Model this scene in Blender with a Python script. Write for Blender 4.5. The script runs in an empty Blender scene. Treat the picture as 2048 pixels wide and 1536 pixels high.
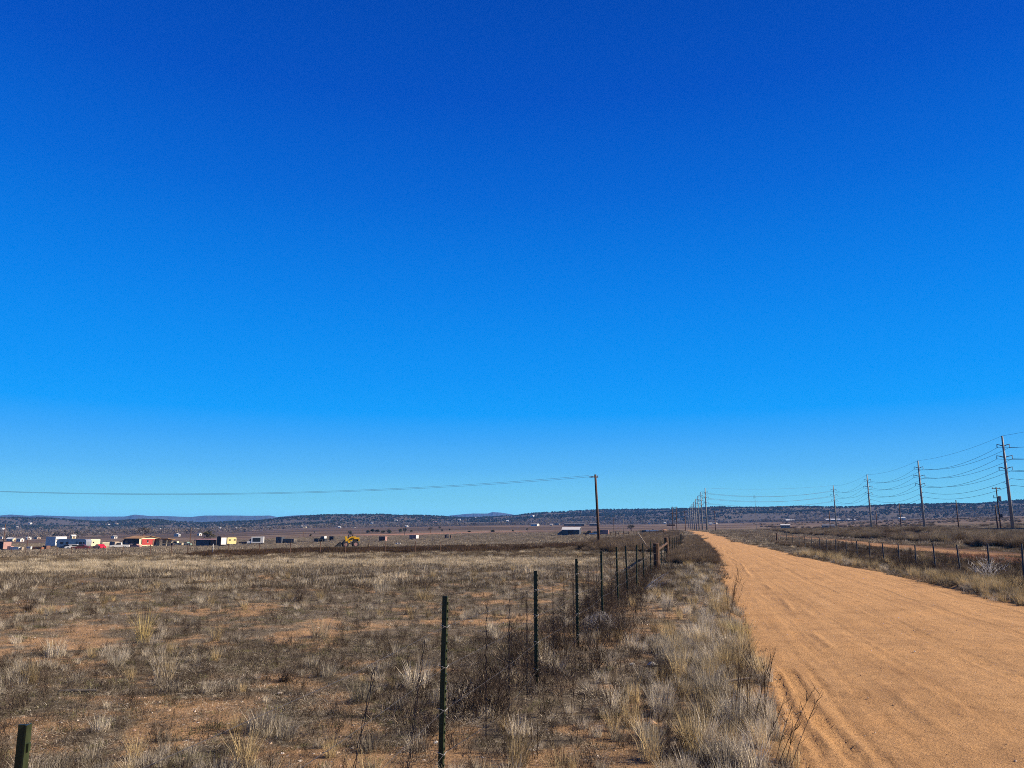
import bpy, math, random
import numpy as np
from mathutils import Vector, Matrix
rng = np.random.default_rng(7)
random.seed(7)
R = math.radians
sc = bpy.context.scene
col = sc.collection

# ------------------------------------------------------------------ camera
EYE = 1.7
FPX = 1538.0                       # focal length in pixels of a 2048 px wide picture
PITCH = math.atan((1060 - 768) / FPX)
YAW = R(13.5)                      # the road runs along +Y; the camera looks 13.5 degrees left of it
cam = bpy.data.cameras.new('camera')
cam.sensor_width = 36.0
cam.lens = 36.0 * FPX / 2048
cam.clip_start = 0.1
cam.clip_end = 120000
camo = bpy.data.objects.new('camera', cam)
camo.location = (0, 0, EYE)
camo.rotation_euler = (math.pi / 2 + PITCH, 0, YAW)
col.objects.link(camo)
sc.camera = camo

# ------------------------------------------------------------------ sky, sun, exposure
SUN_AZ = R(80.0)                   # clockwise from +Y
SUN_EL = R(31.0)
world = bpy.data.worlds.new('World')
sc.world = world
world.use_nodes = True
nt = world.node_tree
nt.nodes.clear()
out = nt.nodes.new('ShaderNodeOutputWorld')
bg = nt.nodes.new('ShaderNodeBackground')
sky = nt.nodes.new('ShaderNodeTexSky')
sky.sky_type = 'NISHITA'
sky.sun_disc = False
sky.sun_elevation = SUN_EL
sky.sun_rotation = SUN_AZ
sky.altitude = 1400
sky.air_density = 1.0
sky.dust_density = 0.3
sky.ozone_density = 3.0
# deep blue desert sky by sine of elevation
SKY_RAMP = [
    (0.0031, (1.6724, 4.7777, 5.1322)),
    (0.0379, (1.0173, 3.1881, 3.8907)),
    (0.0762, (0.5021, 2.3036, 4.1133)),
    (0.1147, (0.2020, 1.8321, 4.2631)),
    (0.1468, (0.0073, 1.5852, 4.4051)),
    (0.1916, (0.0000, 1.3642, 4.2154)),
    (0.2921, (0.0000, 0.9895, 3.7180)),
    (0.41, (0.0000, 0.6057, 3.0117)),
    (0.5153, (0.0000, 0.3703, 2.4309)),
    (0.6058, (0.0000, 0.2884, 2.0177)),
    (0.7136, (0.0000, 0.1529, 1.1885)),
    (1.0, (0.0000, 0.0785, 0.6402)),
]
SKY_SHARE = 0.04   # how much of the plain sky model stays in
bg.inputs['Strength'].default_value = 0.1
if SKY_RAMP:
    tc = nt.nodes.new('ShaderNodeTexCoord')
    sep = nt.nodes.new('ShaderNodeSeparateXYZ')
    nt.links.new(tc.outputs['Generated'], sep.inputs[0])
    ramp = nt.nodes.new('ShaderNodeValToRGB')
    nt.links.new(sep.outputs['Z'], ramp.inputs[0])
    els = ramp.color_ramp.elements
    while len(els) > 1:
        els.remove(els[-1])
    els[0].position = SKY_RAMP[0][0]
    els[0].color = (*SKY_RAMP[0][1], 1)
    for p, c in SKY_RAMP[1:]:
        e = els.new(p)
        e.color = (*c, 1)
    tint = nt.nodes.new('ShaderNodeMix')
    tint.data_type = 'RGBA'
    tint.blend_type = 'MULTIPLY'
    tint.inputs['Factor'].default_value = 1
    tint.inputs['B'].default_value = (0.0, 0.55, 1.5, 1)
    nt.links.new(sky.outputs[0], tint.inputs['A'])
    mul = nt.nodes.new('ShaderNodeMix')
    mul.data_type = 'RGBA'
    mul.inputs['Factor'].default_value = 1 - SKY_SHARE
    nt.links.new(tint.outputs['Result'], mul.inputs['A'])
    nt.links.new(ramp.outputs[0], mul.inputs['B'])
    nt.links.new(mul.outputs['Result'], bg.inputs['Color'])
else:
    nt.links.new(sky.outputs[0], bg.inputs['Color'])
nt.links.new(bg.outputs[0], out.inputs[0])

sun = bpy.data.lights.new('sun', 'SUN')
sun.energy = 5.0
sun.angle = R(0.5)
sun.color = (1.0, 0.87, 0.68)
suno = bpy.data.objects.new('sun', sun)
sd = Vector((math.sin(SUN_AZ) * math.cos(SUN_EL), math.cos(SUN_AZ) * math.cos(SUN_EL), math.sin(SUN_EL)))
suno.rotation_euler = sd.to_track_quat('Z', 'Y').to_euler()
suno.location = (30, 10, 40)
col.objects.link(suno)
sc.view_settings.view_transform = 'Standard'
sc.view_settings.look = 'None'
sc.view_settings.gamma = 1.0
sc.view_settings.exposure = 1.1
HAZE = 7.5e-5
HAZE_COLOR = (0.13, 0.40, 1.0, 1)
sc.cycles.max_bounces = 6
sc.cycles.diffuse_bounces = 3
sc.cycles.volume_bounces = 0
sc.cycles.transparent_max_bounces = 8
sc.cycles.use_denoising = False
sc.cycles.filter_width = 0.95

# ------------------------------------------------------------------ maths helpers
def ray(px, py):
    r = (px - 1024) / FPX
    u = (768 - py) / FPX
    fw = math.cos(PITCH) - u * math.sin(PITCH)
    up = math.sin(PITCH) + u * math.cos(PITCH)
    return np.array([r * math.cos(YAW) - fw * math.sin(YAW), r * math.sin(YAW) + fw * math.cos(YAW), up])

def az_sl(px, py):
    d = ray(px, py)
    return math.degrees(math.atan2(d[0], d[1])) + 13.5, d[2] / math.hypot(d[0], d[1])

def _hash(ix, iy, s):
    n = (ix.astype(np.int64) * 374761393 + iy.astype(np.int64) * 668265263 + s * 974634777) & 0x7fffffff
    n = ((n ^ (n >> 13)) * 1274126177) & 0x7fffffff
    n = n ^ (n >> 16)
    return (n & 0xffff) / 65535.0

def vnoise(x, y, s=0):
    x = np.asarray(x, float); y = np.asarray(y, float)
    ix = np.floor(x); iy = np.floor(y)
    fx = x - ix; fy = y - iy
    fx = fx * fx * (3 - 2 * fx); fy = fy * fy * (3 - 2 * fy)
    a = _hash(ix, iy, s); b = _hash(ix + 1, iy, s); c = _hash(ix, iy + 1, s); d = _hash(ix + 1, iy + 1, s)
    return (a * (1 - fx) + b * fx) * (1 - fy) + (c * (1 - fx) + d * fx) * fy

def fbm(x, y, s=0, o=4):
    t = 0; a = 0.5; n = 0
    for k in range(o):
        t = t + a * vnoise(np.asarray(x) * 2 ** k, np.asarray(y) * 2 ** k, s + k * 17); n += a; a *= 0.5
    return t / n

def sstep(a, b, x):
    t = np.clip((np.asarray(x, float) - a) / (b - a), 0, 1)
    return t * t * (3 - 2 * t)

# ------------------------------------------------------------------ terrain height
PROF_AZ = [-36, -22, -12, 0, 6.4, 13.5, 20, 34]
PROF = [  # (distance, height against the eye) for each azimuth
    [(45, -1.7), (100, -2.95), (170, -4.2), (300, -6.3), (450, -7.0), (700, -8.0), (1000, -9.0), (1500, -6.0)],
    [(45, -1.7), (100, -2.85), (170, -4.1), (300, -6.0), (450, -6.4), (700, -5.5), (1000, -4.5), (1500, -1.0)],
    [(45, -1.7), (100, -2.6), (170, -3.8), (300, -5.0), (400, -4.6), (600, -3.2), (900, 1.0), (1500, 4.5)],
    [(45, -1.7), (100, -2.4), (200, -3.4), (300, -3.4), (400, -2.7), (600, -1.0), (900, 4.0), (1500, 9.0)],
    [(45, -1.7), (80, -1.75), (200, -2.0), (300, -2.0), (400, -1.6), (700, 0.0), (1000, 5.0), (1500, 10.0)],
    [(45, -1.7), (130, -1.65), (190, -1.4), (270, -0.7), (400, -0.25), (650, -0.6), (1000, 6.0), (1500, 12.0)],
    [(45, -1.7), (100, -1.7), (250, -1.2), (400, 0.0), (600, 1.0), (800, 3.5), (1000, 8.0), (1500, 15.0)],
    [(45, -1.7), (100, -1.7), (250, -0.8), (400, 1.5), (600, 5.0), (800, 8.0), (1200, 17.0), (1500, 22.0)],
]
LOGR = np.log(np.array([1, 20, 45, 80, 100, 130, 170, 200, 250, 300, 350, 400, 450, 520, 600, 700, 800, 900, 1000, 1200, 1500.0]))
PTAB = []
for pr in PROF:
    xs = np.log([p[0] for p in pr]); ys = [p[1] for p in pr]
    PTAB.append(np.interp(LOGR, xs, ys))
PTAB = np.array(PTAB)
SKYLINE = [(0, 1037), (100, 1039), (160, 1042), (210, 1045), (250, 1043), (280, 1041), (310, 1040), (340, 1042), (400, 1045), (440, 1044), (480, 1042), (520, 1041), (560, 1037), (600, 1035), (640, 1032), (700, 1031), (760, 1029), (810, 1032), (850, 1033), (900, 1036), (960, 1037), (1020, 1035), (1060, 1030), (1100, 1026), (1150, 1023), (1200, 1022), (1300, 1021), (1400, 1018), (1430, 1015), (1470, 1016), (1520, 1015), (1580, 1013), (1620, 1013), (1700, 1014), (1760, 1012), (1800, 1009), (1860, 1009), (1900, 1008), (1950, 1010), (2000, 1006), (2048, 1002)]
SK = np.array([az_sl(px, py) for px, py in SKYLINE])

def base_eye(r, a):
    lr = np.log(np.maximum(r, 1.0))
    a = np.clip(a, -36, 34)
    vals = np.stack([np.interp(lr, LOGR, PTAB[k]) for k in range(len(PROF_AZ))])
    i = np.clip(np.searchsorted(PROF_AZ, a) - 1, 0, len(PROF_AZ) - 2)
    pa = np.array(PROF_AZ, float)
    t = (a - pa[i]) / (pa[i + 1] - pa[i])
    t = t * t * (3 - 2 * t)
    fl = i.ravel(); idx = np.arange(fl.size)
    v = vals.reshape(len(PROF_AZ), -1)
    z = v[fl, idx] * (1 - t.ravel()) + v[fl + 1, idx] * t.ravel()
    return z.reshape(np.shape(r))

def road_c(Y):   # centre line of the road
    Y = np.asarray(Y, float)
    return 4.05 - 0.35 * sstep(30, 60, Y) - 0.9 * sstep(60, 120, Y) - 9.0 * np.clip((Y - 100) / 300, 0, 3) ** 1.8

def road_h(Y):   # half width
    return 3.42 - 0.65 * sstep(30, 60, np.asarray(Y, float)) + 0.25 * sstep(100, 200, Y)

def terr(X, Y, road_cut=True):
    X = np.atleast_1d(np.asarray(X, float)); Y = np.atleast_1d(np.asarray(Y, float))
    r = np.hypot(X, Y) + 1e-6
    a = np.degrees(np.arctan2(X, Y)) + 13.5
    z = EYE + base_eye(np.minimum(r, 1500), a)
    # juniper hills
    Rr = 2600 + 260 * np.sin(a * 0.16 + 1.0)
    sl = np.interp(a, SK[:, 0], SK[:, 1])
    zr = EYE + sl * Rr - 2.0
    t = np.clip((r - 1500) / (Rr - 1500), 0, 1)
    hill = z + (zr - z) * (t * t * (3 - 2 * t))
    g = (fbm(X / 260, Y / 260, 31, 4) - 0.5)
    hill = hill + g * 26 * np.clip(t * (1 - t) * 4, 0, 1)
    tb = sstep(1.0, 2.2, r / Rr)
    hill = hill * (1 - tb) + tb * (-30)
    z = np.where(r > 1500, hill, z)
    # railway bank on the right
    b = 2.0 * sstep(29, 43, X) * (1 - sstep(380, 700, Y)) * sstep(-60, 20, Y + 60)
    lvl = EYE + np.maximum(base_eye(np.minimum(r, 1500), a), -1.7)
    z = np.where(X > 24, np.maximum(z, np.minimum(z + b, 1.5 + 0 * lvl)), z)
    # ditch beyond the right verge
    z = z - 0.32 * np.exp(-((X - 11.5) / 3.0) ** 2) * sstep(30, 45, Y) * (1 - sstep(70, 100, Y))
    # unevenness
    z = z + (fbm(X / 3.1, Y / 3.1, 3, 3) - 0.5) * 0.14 * sstep(2, 8, r)
    z = z + (fbm(X / 0.55, Y / 0.55, 5, 3) - 0.5) * 0.055 * (1 - sstep(35, 60, r))
    z = z + (fbm(X / 38, Y / 38, 9, 3) - 0.5) * 0.7 * sstep(60, 160, r) * (1 - 0.7 * sstep(0, 3, 12 - np.abs(X - 4)))
    # verge slightly above the road bed, and the bed cut for the road
    if road_cut:
        u = np.abs(X - road_c(Y)) / road_h(Y)
        z = z - (0.16 * (1 - sstep(0.9, 1.06, u))) * (1 - sstep(330, 420, Y))
    return z

def gz(x, y):
    return float(terr(x, y)[0])

def hit(px, py, rmax=2600):
    d = ray(px, py)
    h = math.hypot(d[0], d[1])
    rr = np.exp(np.linspace(math.log(2.5), math.log(rmax), 3000))
    X = d[0] / h * rr; Y = d[1] / h * rr; Z = EYE + d[2] / h * rr
    T = terr(X, Y)
    i = np.argmax(Z <= T)
    if not (Z <= T).any():
        i = len(rr) - 1
    return Vector((X[i], Y[i], T[i])), float(rr[i])

def at_r(px, r, py=1060):
    d = ray(px, py)
    h = math.hypot(d[0], d[1])
    x, y = d[0] / h * r, d[1] / h * r
    return Vector((x, y, gz(x, y)))

# ------------------------------------------------------------------ materials
def new_mat(name):
    m = bpy.data.materials.new(name)
    m.use_nodes = True
    n = m.node_tree
    return m, n, n.nodes['Principled BSDF']

def plain(name, c, rough=0.7, metal=0.0, vary=0.25, scale=3.0, bump=0.0, spec=0.3):
    m, n, p = new_mat(name)
    p.inputs['Roughness'].default_value = rough
    p.inputs['Metallic'].default_value = metal
    p.inputs['Specular IOR Level'].default_value = spec
    tc = n.nodes.new('ShaderNodeTexCoord')
    nz = n.nodes.new('ShaderNodeTexNoise')
    nz.inputs['Scale'].default_value = scale
    nz.inputs['Detail'].default_value = 6
    nz.inputs['Roughness'].default_value = 0.65
    n.links.new(tc.outputs['Object'], nz.inputs['Vector'])
    cr = n.nodes.new('ShaderNodeValToRGB')
    cr.color_ramp.elements[0].position = 0.3
    cr.color_ramp.elements[1].position = 0.72
    cr.color_ramp.elements[0].color = (*[v * (1 - vary) for v in c], 1)
    cr.color_ramp.elements[1].color = (*[min(1, v * (1 + vary * 0.6)) for v in c], 1)
    n.links.new(nz.outputs['Fac'], cr.inputs[0])
    n.links.new(cr.outputs[0], p.inputs['Base Color'])
    if bump:
        b = n.nodes.new('ShaderNodeBump')
        b.inputs['Strength'].default_value = bump
        b.inputs['Distance'].default_value = 0.02
        n.links.new(nz.outputs['Fac'], b.inputs['Height'])
        n.links.new(b.outputs[0], p.inputs['Normal'])
    return m

def veg_mat(name, bright=1.0, trans=0.25):
    m, n, p = new_mat(name)
    at = n.nodes.new('ShaderNodeAttribute'); at.attribute_name = 'tint'
    oi = n.nodes.new('ShaderNodeObjectInfo')
    mr = n.nodes.new('ShaderNodeMapRange')
    mr.inputs['To Min'].default_value = 0.60 * bright
    mr.inputs['To Max'].default_value = 1.35 * bright
    n.links.new(oi.outputs['Random'], mr.inputs['Value'])
    mx = n.nodes.new('ShaderNodeVectorMath'); mx.operation = 'SCALE'
    n.links.new(at.outputs['Color'], mx.inputs[0])
    n.links.new(mr.outputs[0], mx.inputs['Scale'])
    p.inputs['Roughness'].default_value = 0.85
    p.inputs['Specular IOR Level'].default_value = 0.1
    n.links.new(mx.outputs[0], p.inputs['Base Color'])
    if trans:
        tr = n.nodes.new('ShaderNodeBsdfTranslucent')
        n.links.new(mx.outputs[0], tr.inputs['Color'])
        ms = n.nodes.new('ShaderNodeMixShader'); ms.inputs[0].default_value = trans
        n.links.new(p.outputs[0], ms.inputs[1]); n.links.new(tr.outputs[0], ms.inputs[2])
        o = [q for q in n.nodes if q.type == 'OUTPUT_MATERIAL'][0]
        n.links.new(ms.outputs[0], o.inputs[0])
    return m

M = {}
M['veg'] = veg_mat('dry vegetation')
M['scrub'] = veg_mat('juniper scrub', 0.75, 0.1)
M['tpost'] = plain('green painted steel post', (0.03, 0.04, 0.018), 0.4, 0.2, 0.5, 14)
M['wire'] = plain('weathered galvanised wire', (0.1, 0.09, 0.08), 0.55, 0.6, 0.4, 20)
M['rustwire'] = plain('rusty wire', (0.07, 0.045, 0.035), 0.8, 0.2, 0.4, 20)
M['oldwood'] = plain('creosoted railway tie', (0.075, 0.04, 0.024), 0.9, 0, 0.5, 8, 0.6)
M['polewood'] = plain('dark pole wood', (0.09, 0.05, 0.035), 0.9, 0, 0.4, 6, 0.4)
M['greywood'] = plain('weathered grey wood', (0.13, 0.11, 0.09), 0.9, 0, 0.4, 6, 0.4)
M['palewood'] = plain('pale split wood', (0.36, 0.28, 0.19), 0.85, 0, 0.25, 6, 0.2)
M['steel'] = plain('weathered grey steel', (0.2, 0.195, 0.185), 0.65, 0.1, 0.15, 0.7)
M['darksteel'] = plain('dark steel', (0.05, 0.05, 0.055), 0.6, 0.3, 0.3, 5)
M['porcelain'] = plain('grey insulator', (0.16, 0.15, 0.15), 0.35, 0, 0.2, 5)
M['cable'] = plain('overhead conductor', (0.09, 0.09, 0.10), 0.6, 0.3, 0.2, 1)
M['white'] = plain('white painted metal', (0.52, 0.51, 0.49), 0.45, 0, 0.12, 0.8)
M['cream'] = plain('cream siding', (0.5, 0.43, 0.29), 0.6, 0, 0.12, 0.7)
M['yellowcream'] = plain('pale yellow camper skin', (0.56, 0.46, 0.2), 0.5, 0, 0.1, 0.7)
M['grey'] = plain('grey metal', (0.16, 0.16, 0.165), 0.5, 0.2, 0.2, 0.7)
M['silver'] = plain('dull aluminium skin', (0.34, 0.35, 0.37), 0.38, 0.55, 0.2, 0.9)
M['red'] = plain('faded red siding', (0.3, 0.035, 0.03), 0.65, 0, 0.3, 0.9)
M['maroon'] = plain('dull maroon car paint', (0.10, 0.025, 0.025), 0.5, 0, 0.2, 1)
M['brightred'] = plain('bright red car paint', (0.36, 0.012, 0.03), 0.3, 0, 0.1, 1)
M['pink'] = plain('faded pink siding', (0.3, 0.17, 0.15), 0.7, 0, 0.25, 1)
M['brown'] = plain('brown boards', (0.13, 0.07, 0.05), 0.85, 0, 0.4, 1.5)
M['darkboard_shade'] = plain('dark brown siding and wall shade', (0.05, 0.035, 0.035), 0.85, 0, 0.4, 1.5)  # dark boards, and the painted shade of some unlit walls
M['rust'] = plain('rusty sheet metal', (0.25, 0.1, 0.05), 0.85, 0.1, 0.4, 1.5)
M['black'] = plain('black rubber', (0.022, 0.022, 0.024), 0.8, 0, 0.3, 5)
M['glass'] = plain('dark window glass', (0.02, 0.025, 0.03), 0.12, 0, 0.1, 3, spec=0.6)
M['loader'] = plain('yellow machine paint', (0.6, 0.33, 0.01), 0.45, 0, 0.15, 1.2)
M['roofgrey'] = plain('grey sheet roof', (0.2, 0.19, 0.18), 0.6, 0.1, 0.2, 0.7)
M['roofbrown'] = plain('brown tin roof', (0.3, 0.17, 0.07), 0.7, 0.1, 0.3, 0.7)
M['roofdark'] = plain('dark shingle roof', (0.08, 0.07, 0.07), 0.9, 0, 0.3, 1.0)
M['tan'] = plain('tan stucco', (0.28, 0.22, 0.165), 0.85, 0, 0.15, 0.5)
M['blue'] = plain('dark blue steel', (0.06, 0.065, 0.08), 0.5, 0.1, 0.3, 0.8)
M['mint'] = plain('pale green car paint', (0.2, 0.3, 0.25), 0.4, 0, 0.15, 1)
M['rail'] = plain('rail steel', (0.07, 0.05, 0.045), 0.6, 0.4, 0.3, 3)
M['ballast'] = plain('dark ballast stone', (0.07, 0.06, 0.056), 0.95, 0, 0.6, 3.5, 0.8)
M['stone'] = veg_mat('pale gravel', 0.7, 0)
M['soilpile'] = plain('orange earth', (0.26, 0.135, 0.07), 0.95, 0, 0.3, 0.8)
M['tarp'] = plain('white tarpaulin', (0.55, 0.54, 0.52), 0.5, 0, 0.1, 1)

def ground_material():
    m, n, p = new_mat('dry earth with litter')
    p.inputs['Roughness'].default_value = 0.95
    p.inputs['Specular IOR Level'].default_value = 0.1
    L = n.links.new
    geo = n.nodes.new('ShaderNodeNewGeometry')
    at = n.nodes.new('ShaderNodeAttribute'); at.attribute_name = 'base'
    def noise(sc_, det, rough=0.6):
        q = n.nodes.new('ShaderNodeTexNoise')
        q.inputs['Scale'].default_value = sc_; q.inputs['Detail'].default_value = det; q.inputs['Roughness'].default_value = rough
        L(geo.outputs['Position'], q.inputs['Vector'])
        return q
    def rng_(src, a, b, c, d):
        q = n.nodes.new('ShaderNodeMapRange')
        q.inputs['From Min'].default_value = a; q.inputs['From Max'].default_value = b
        q.inputs['To Min'].default_value = c; q.inputs['To Max'].default_value = d
        L(src, q.inputs['Value'])
        return q
    fine = noise(46, 6, 0.8)
    mid = noise(3.2, 6, 0.65)
    big = noise(0.09, 8, 0.7)
    a1 = rng_(fine.outputs['Fac'], 0.3, 0.7, 0.32, 1.65)
    a2 = rng_(mid.outputs['Fac'], 0.3, 0.7, 0.72, 1.25)
    a3 = rng_(big.outputs['Fac'], 0.3, 0.7, 0.75, 1.22)
    m1 = n.nodes.new('ShaderNodeMath'); m1.operation = 'MULTIPLY'
    m2 = n.nodes.new('ShaderNodeMath'); m2.operation = 'MULTIPLY'
    L(a1.outputs[0], m1.inputs[0]); L(a2.outputs[0], m1.inputs[1])
    L(m1.outputs[0], m2.inputs[0]); L(a3.outputs[0], m2.inputs[1])
    s = n.nodes.new('ShaderNodeVectorMath'); s.operation = 'SCALE'
    L(at.outputs['Color'], s.inputs[0]); L(m2.outputs[0], s.inputs['Scale'])
    # scattered pale pebbles in the soil
    vo = n.nodes.new('ShaderNodeTexVoronoi'); vo.inputs['Scale'].default_value = 26
    L(geo.outputs['Position'], vo.inputs['Vector'])
    pm = rng_(vo.outputs['Distance'], 0.16, 0.26, 1.0, 0.0)
    pk = n.nodes.new('ShaderNodeSeparateColor'); L(vo.outputs['Color'], pk.inputs[0])
    pk2 = rng_(pk.outputs[0], 0.72, 0.78, 0.0, 0.8)
    pm2 = n.nodes.new('ShaderNodeMath'); pm2.operation = 'MULTIPLY'
    L(pm.outputs[0], pm2.inputs[0]); L(pk2.outputs[0], pm2.inputs[1])
    at2 = n.nodes.new('ShaderNodeAttribute'); at2.attribute_name = 'soil'
    pm3 = n.nodes.new('ShaderNodeMath'); pm3.operation = 'MULTIPLY'
    sf = rng_(at2.outputs['Fac'], 0.0, 1.0, 0.45, 1.0)
    L(pm2.outputs[0], pm3.inputs[0]); L(sf.outputs[0], pm3.inputs[1])
    mx = n.nodes.new('ShaderNodeMix'); mx.data_type = 'RGBA'
    L(pm3.outputs[0], mx.inputs['Factor']); L(s.outputs[0], mx.inputs['A'])
    mx.inputs['B'].default_value = (0.38, 0.27, 0.19, 1)
    L(mx.outputs['Result'], p.inputs['Base Color'])
    b = n.nodes.new('ShaderNodeBump'); b.inputs['Strength'].default_value = 0.8; b.inputs['Distance'].default_value = 0.03
    L(m1.outputs[0], b.inputs['Height']); L(b.outputs[0], p.inputs['Normal'])
    return m

def road_material():
    m, n, p = new_mat('graded orange dirt road')
    p.inputs['Roughness'].default_value = 0.95
    p.inputs['Specular IOR Level'].default_value = 0.1
    L = n.links.new
    geo = n.nodes.new('ShaderNodeNewGeometry')
    def noise(sc_, det, rough=0.6, stretch=None):
        q = n.nodes.new('ShaderNodeTexNoise')
        q.inputs['Scale'].default_value = sc_; q.inputs['Detail'].default_value = det; q.inputs['Roughness'].default_value = rough
        if stretch:
            mp = n.nodes.new('ShaderNodeMapping'); mp.inputs['Scale'].default_value = stretch
            L(geo.outputs['Position'], mp.inputs['Vector']); L(mp.outputs[0], q.inputs['Vector'])
        else:
            L(geo.outputs['Position'], q.inputs['Vector'])
        return q
    streak = noise(1.0, 8, 0.75, (3.0, 0.16, 1))
    patch = noise(0.7, 7, 0.65)
    grit = noise(42, 4, 0.75)
    def ramp(src, stops):
        r_ = n.nodes.new('ShaderNodeValToRGB')
        e = r_.color_ramp.elements
        e[0].position, e[0].color = stops[0][0], (*stops[0][1], 1)
        e[1].position, e[1].color = stops[-1][0], (*stops[-1][1], 1)
        for p_, c_ in stops[1:-1]:
            q = e.new(p_); q.color = (*c_, 1)
        L(src, r_.inputs[0])
        return r_
    c1 = ramp(streak.outputs['Fac'], [(0.25, (0.295, 0.168, 0.077)), (0.45, (0.375, 0.213, 0.096)), (0.75, (0.43, 0.252, 0.118))])
    c2 = ramp(patch.outputs['Fac'], [(0.3, (0.80, 0.78, 0.78)), (0.5, (1, 1, 1)), (0.72, (1.1, 1.06, 1.0))])
    c3 = ramp(grit.outputs['Fac'], [(0.3, (0.52, 0.48, 0.45)), (0.43, (0.92, 0.92, 0.92)), (0.6, (1.06, 1.06, 1.06)), (0.72, (1.35, 1.32, 1.3))])
    def mul(a, b):
        q = n.nodes.new('ShaderNodeMix'); q.data_type = 'RGBA'; q.blend_type = 'MULTIPLY'; q.inputs['Factor'].default_value = 1
        L(a, q.inputs['A']); L(b, q.inputs['B'])
        return q.outputs['Result']
    gp = noise(4.5, 9, 0.85)
    c5 = ramp(gp.outputs['Fac'], [(0.32, (0.74, 0.71, 0.70)), (0.48, (0.99, 0.99, 0.99)), (0.7, (1.16, 1.15, 1.13))])
    ln = noise(1.0, 5, 0.7, (8.0, 0.06, 1))
    c6 = ramp(ln.outputs['Fac'], [(0.26, (0.80, 0.77, 0.75)), (0.38, (1, 1, 1)), (0.8, (1.04, 1.04, 1.04))])
    clod = noise(11, 5, 0.8)
    c4 = ramp(clod.outputs['Fac'], [(0.27, (0.45, 0.42, 0.40)), (0.36, (0.95, 0.95, 0.95)), (0.5, (1, 1, 1)), (0.75, (1.12, 1.1, 1.08))])
    L(mul(mul(mul(mul(mul(c1.outputs[0], c2.outputs[0]), c3.outputs[0]), c4.outputs[0]), c5.outputs[0]), c6.outputs[0]), p.inputs['Base Color'])
    b = n.nodes.new('ShaderNodeBump'); b.inputs['Strength'].default_value = 0.9; b.inputs['Distance'].default_value = 0.025
    ad = n.nodes.new('ShaderNodeMath'); ad.operation = 'ADD'
    L(grit.outputs['Fac'], ad.inputs[0]); L(gp.outputs['Fac'], ad.inputs[1]); L(ad.outputs[0], b.inputs['Height']); L(b.outputs[0], p.inputs['Normal'])
    return m

# ------------------------------------------------------------------ mesh helpers
def link(o, parent=None):
    col.objects.link(o)
    if parent is not None:
        o.parent = parent
    return o

def mesh_obj(name, V, F, mat, parent=None, smooth=False, attrs=None):
    me = bpy.data.meshes.new(name)
    V = np.asarray(V, dtype=np.float32)
    if isinstance(F, np.ndarray):
        k = F.shape[1]
        me.vertices.add(len(V)); me.vertices.foreach_set('co', V.ravel())
        me.loops.add(F.size); me.loops.foreach_set('vertex_index', F.ravel().astype(np.int32))
        me.polygons.add(len(F))
        me.polygons.foreach_set('loop_start', np.arange(0, F.size, k, dtype=np.int32))
        me.polygons.foreach_set('loop_total', np.full(len(F), k, dtype=np.int32))
        me.update(calc_edges=True)
    else:
        me.from_pydata(V.tolist(), [], F)
    if smooth:
        me.polygons.foreach_set('use_smooth', np.ones(len(me.polygons), dtype=bool))
    for an, (ty, data) in (attrs or {}).items():
        a = me.attributes.new(an, ty, 'POINT')
        a.data.foreach_set('color' if ty == 'FLOAT_COLOR' else 'value', np.asarray(data, dtype=np.float32).ravel())
    me.materials.append(mat)
    me.validate()
    return link(bpy.data.objects.new(name, me), parent)

def tag(o, label=None, cat=None, group=None, kind=None):
    if label: o['label'] = label
    if cat: o['category'] = cat
    if group: o['group'] = group
    if kind: o['kind'] = kind
    return o

def empty(name, loc, rz=0.0):
    o = bpy.data.objects.new(name, None)
    o.empty_display_size = 0.2
    o.location = loc
    o.rotation_euler = (0, 0, rz)
    return link(o)

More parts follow.
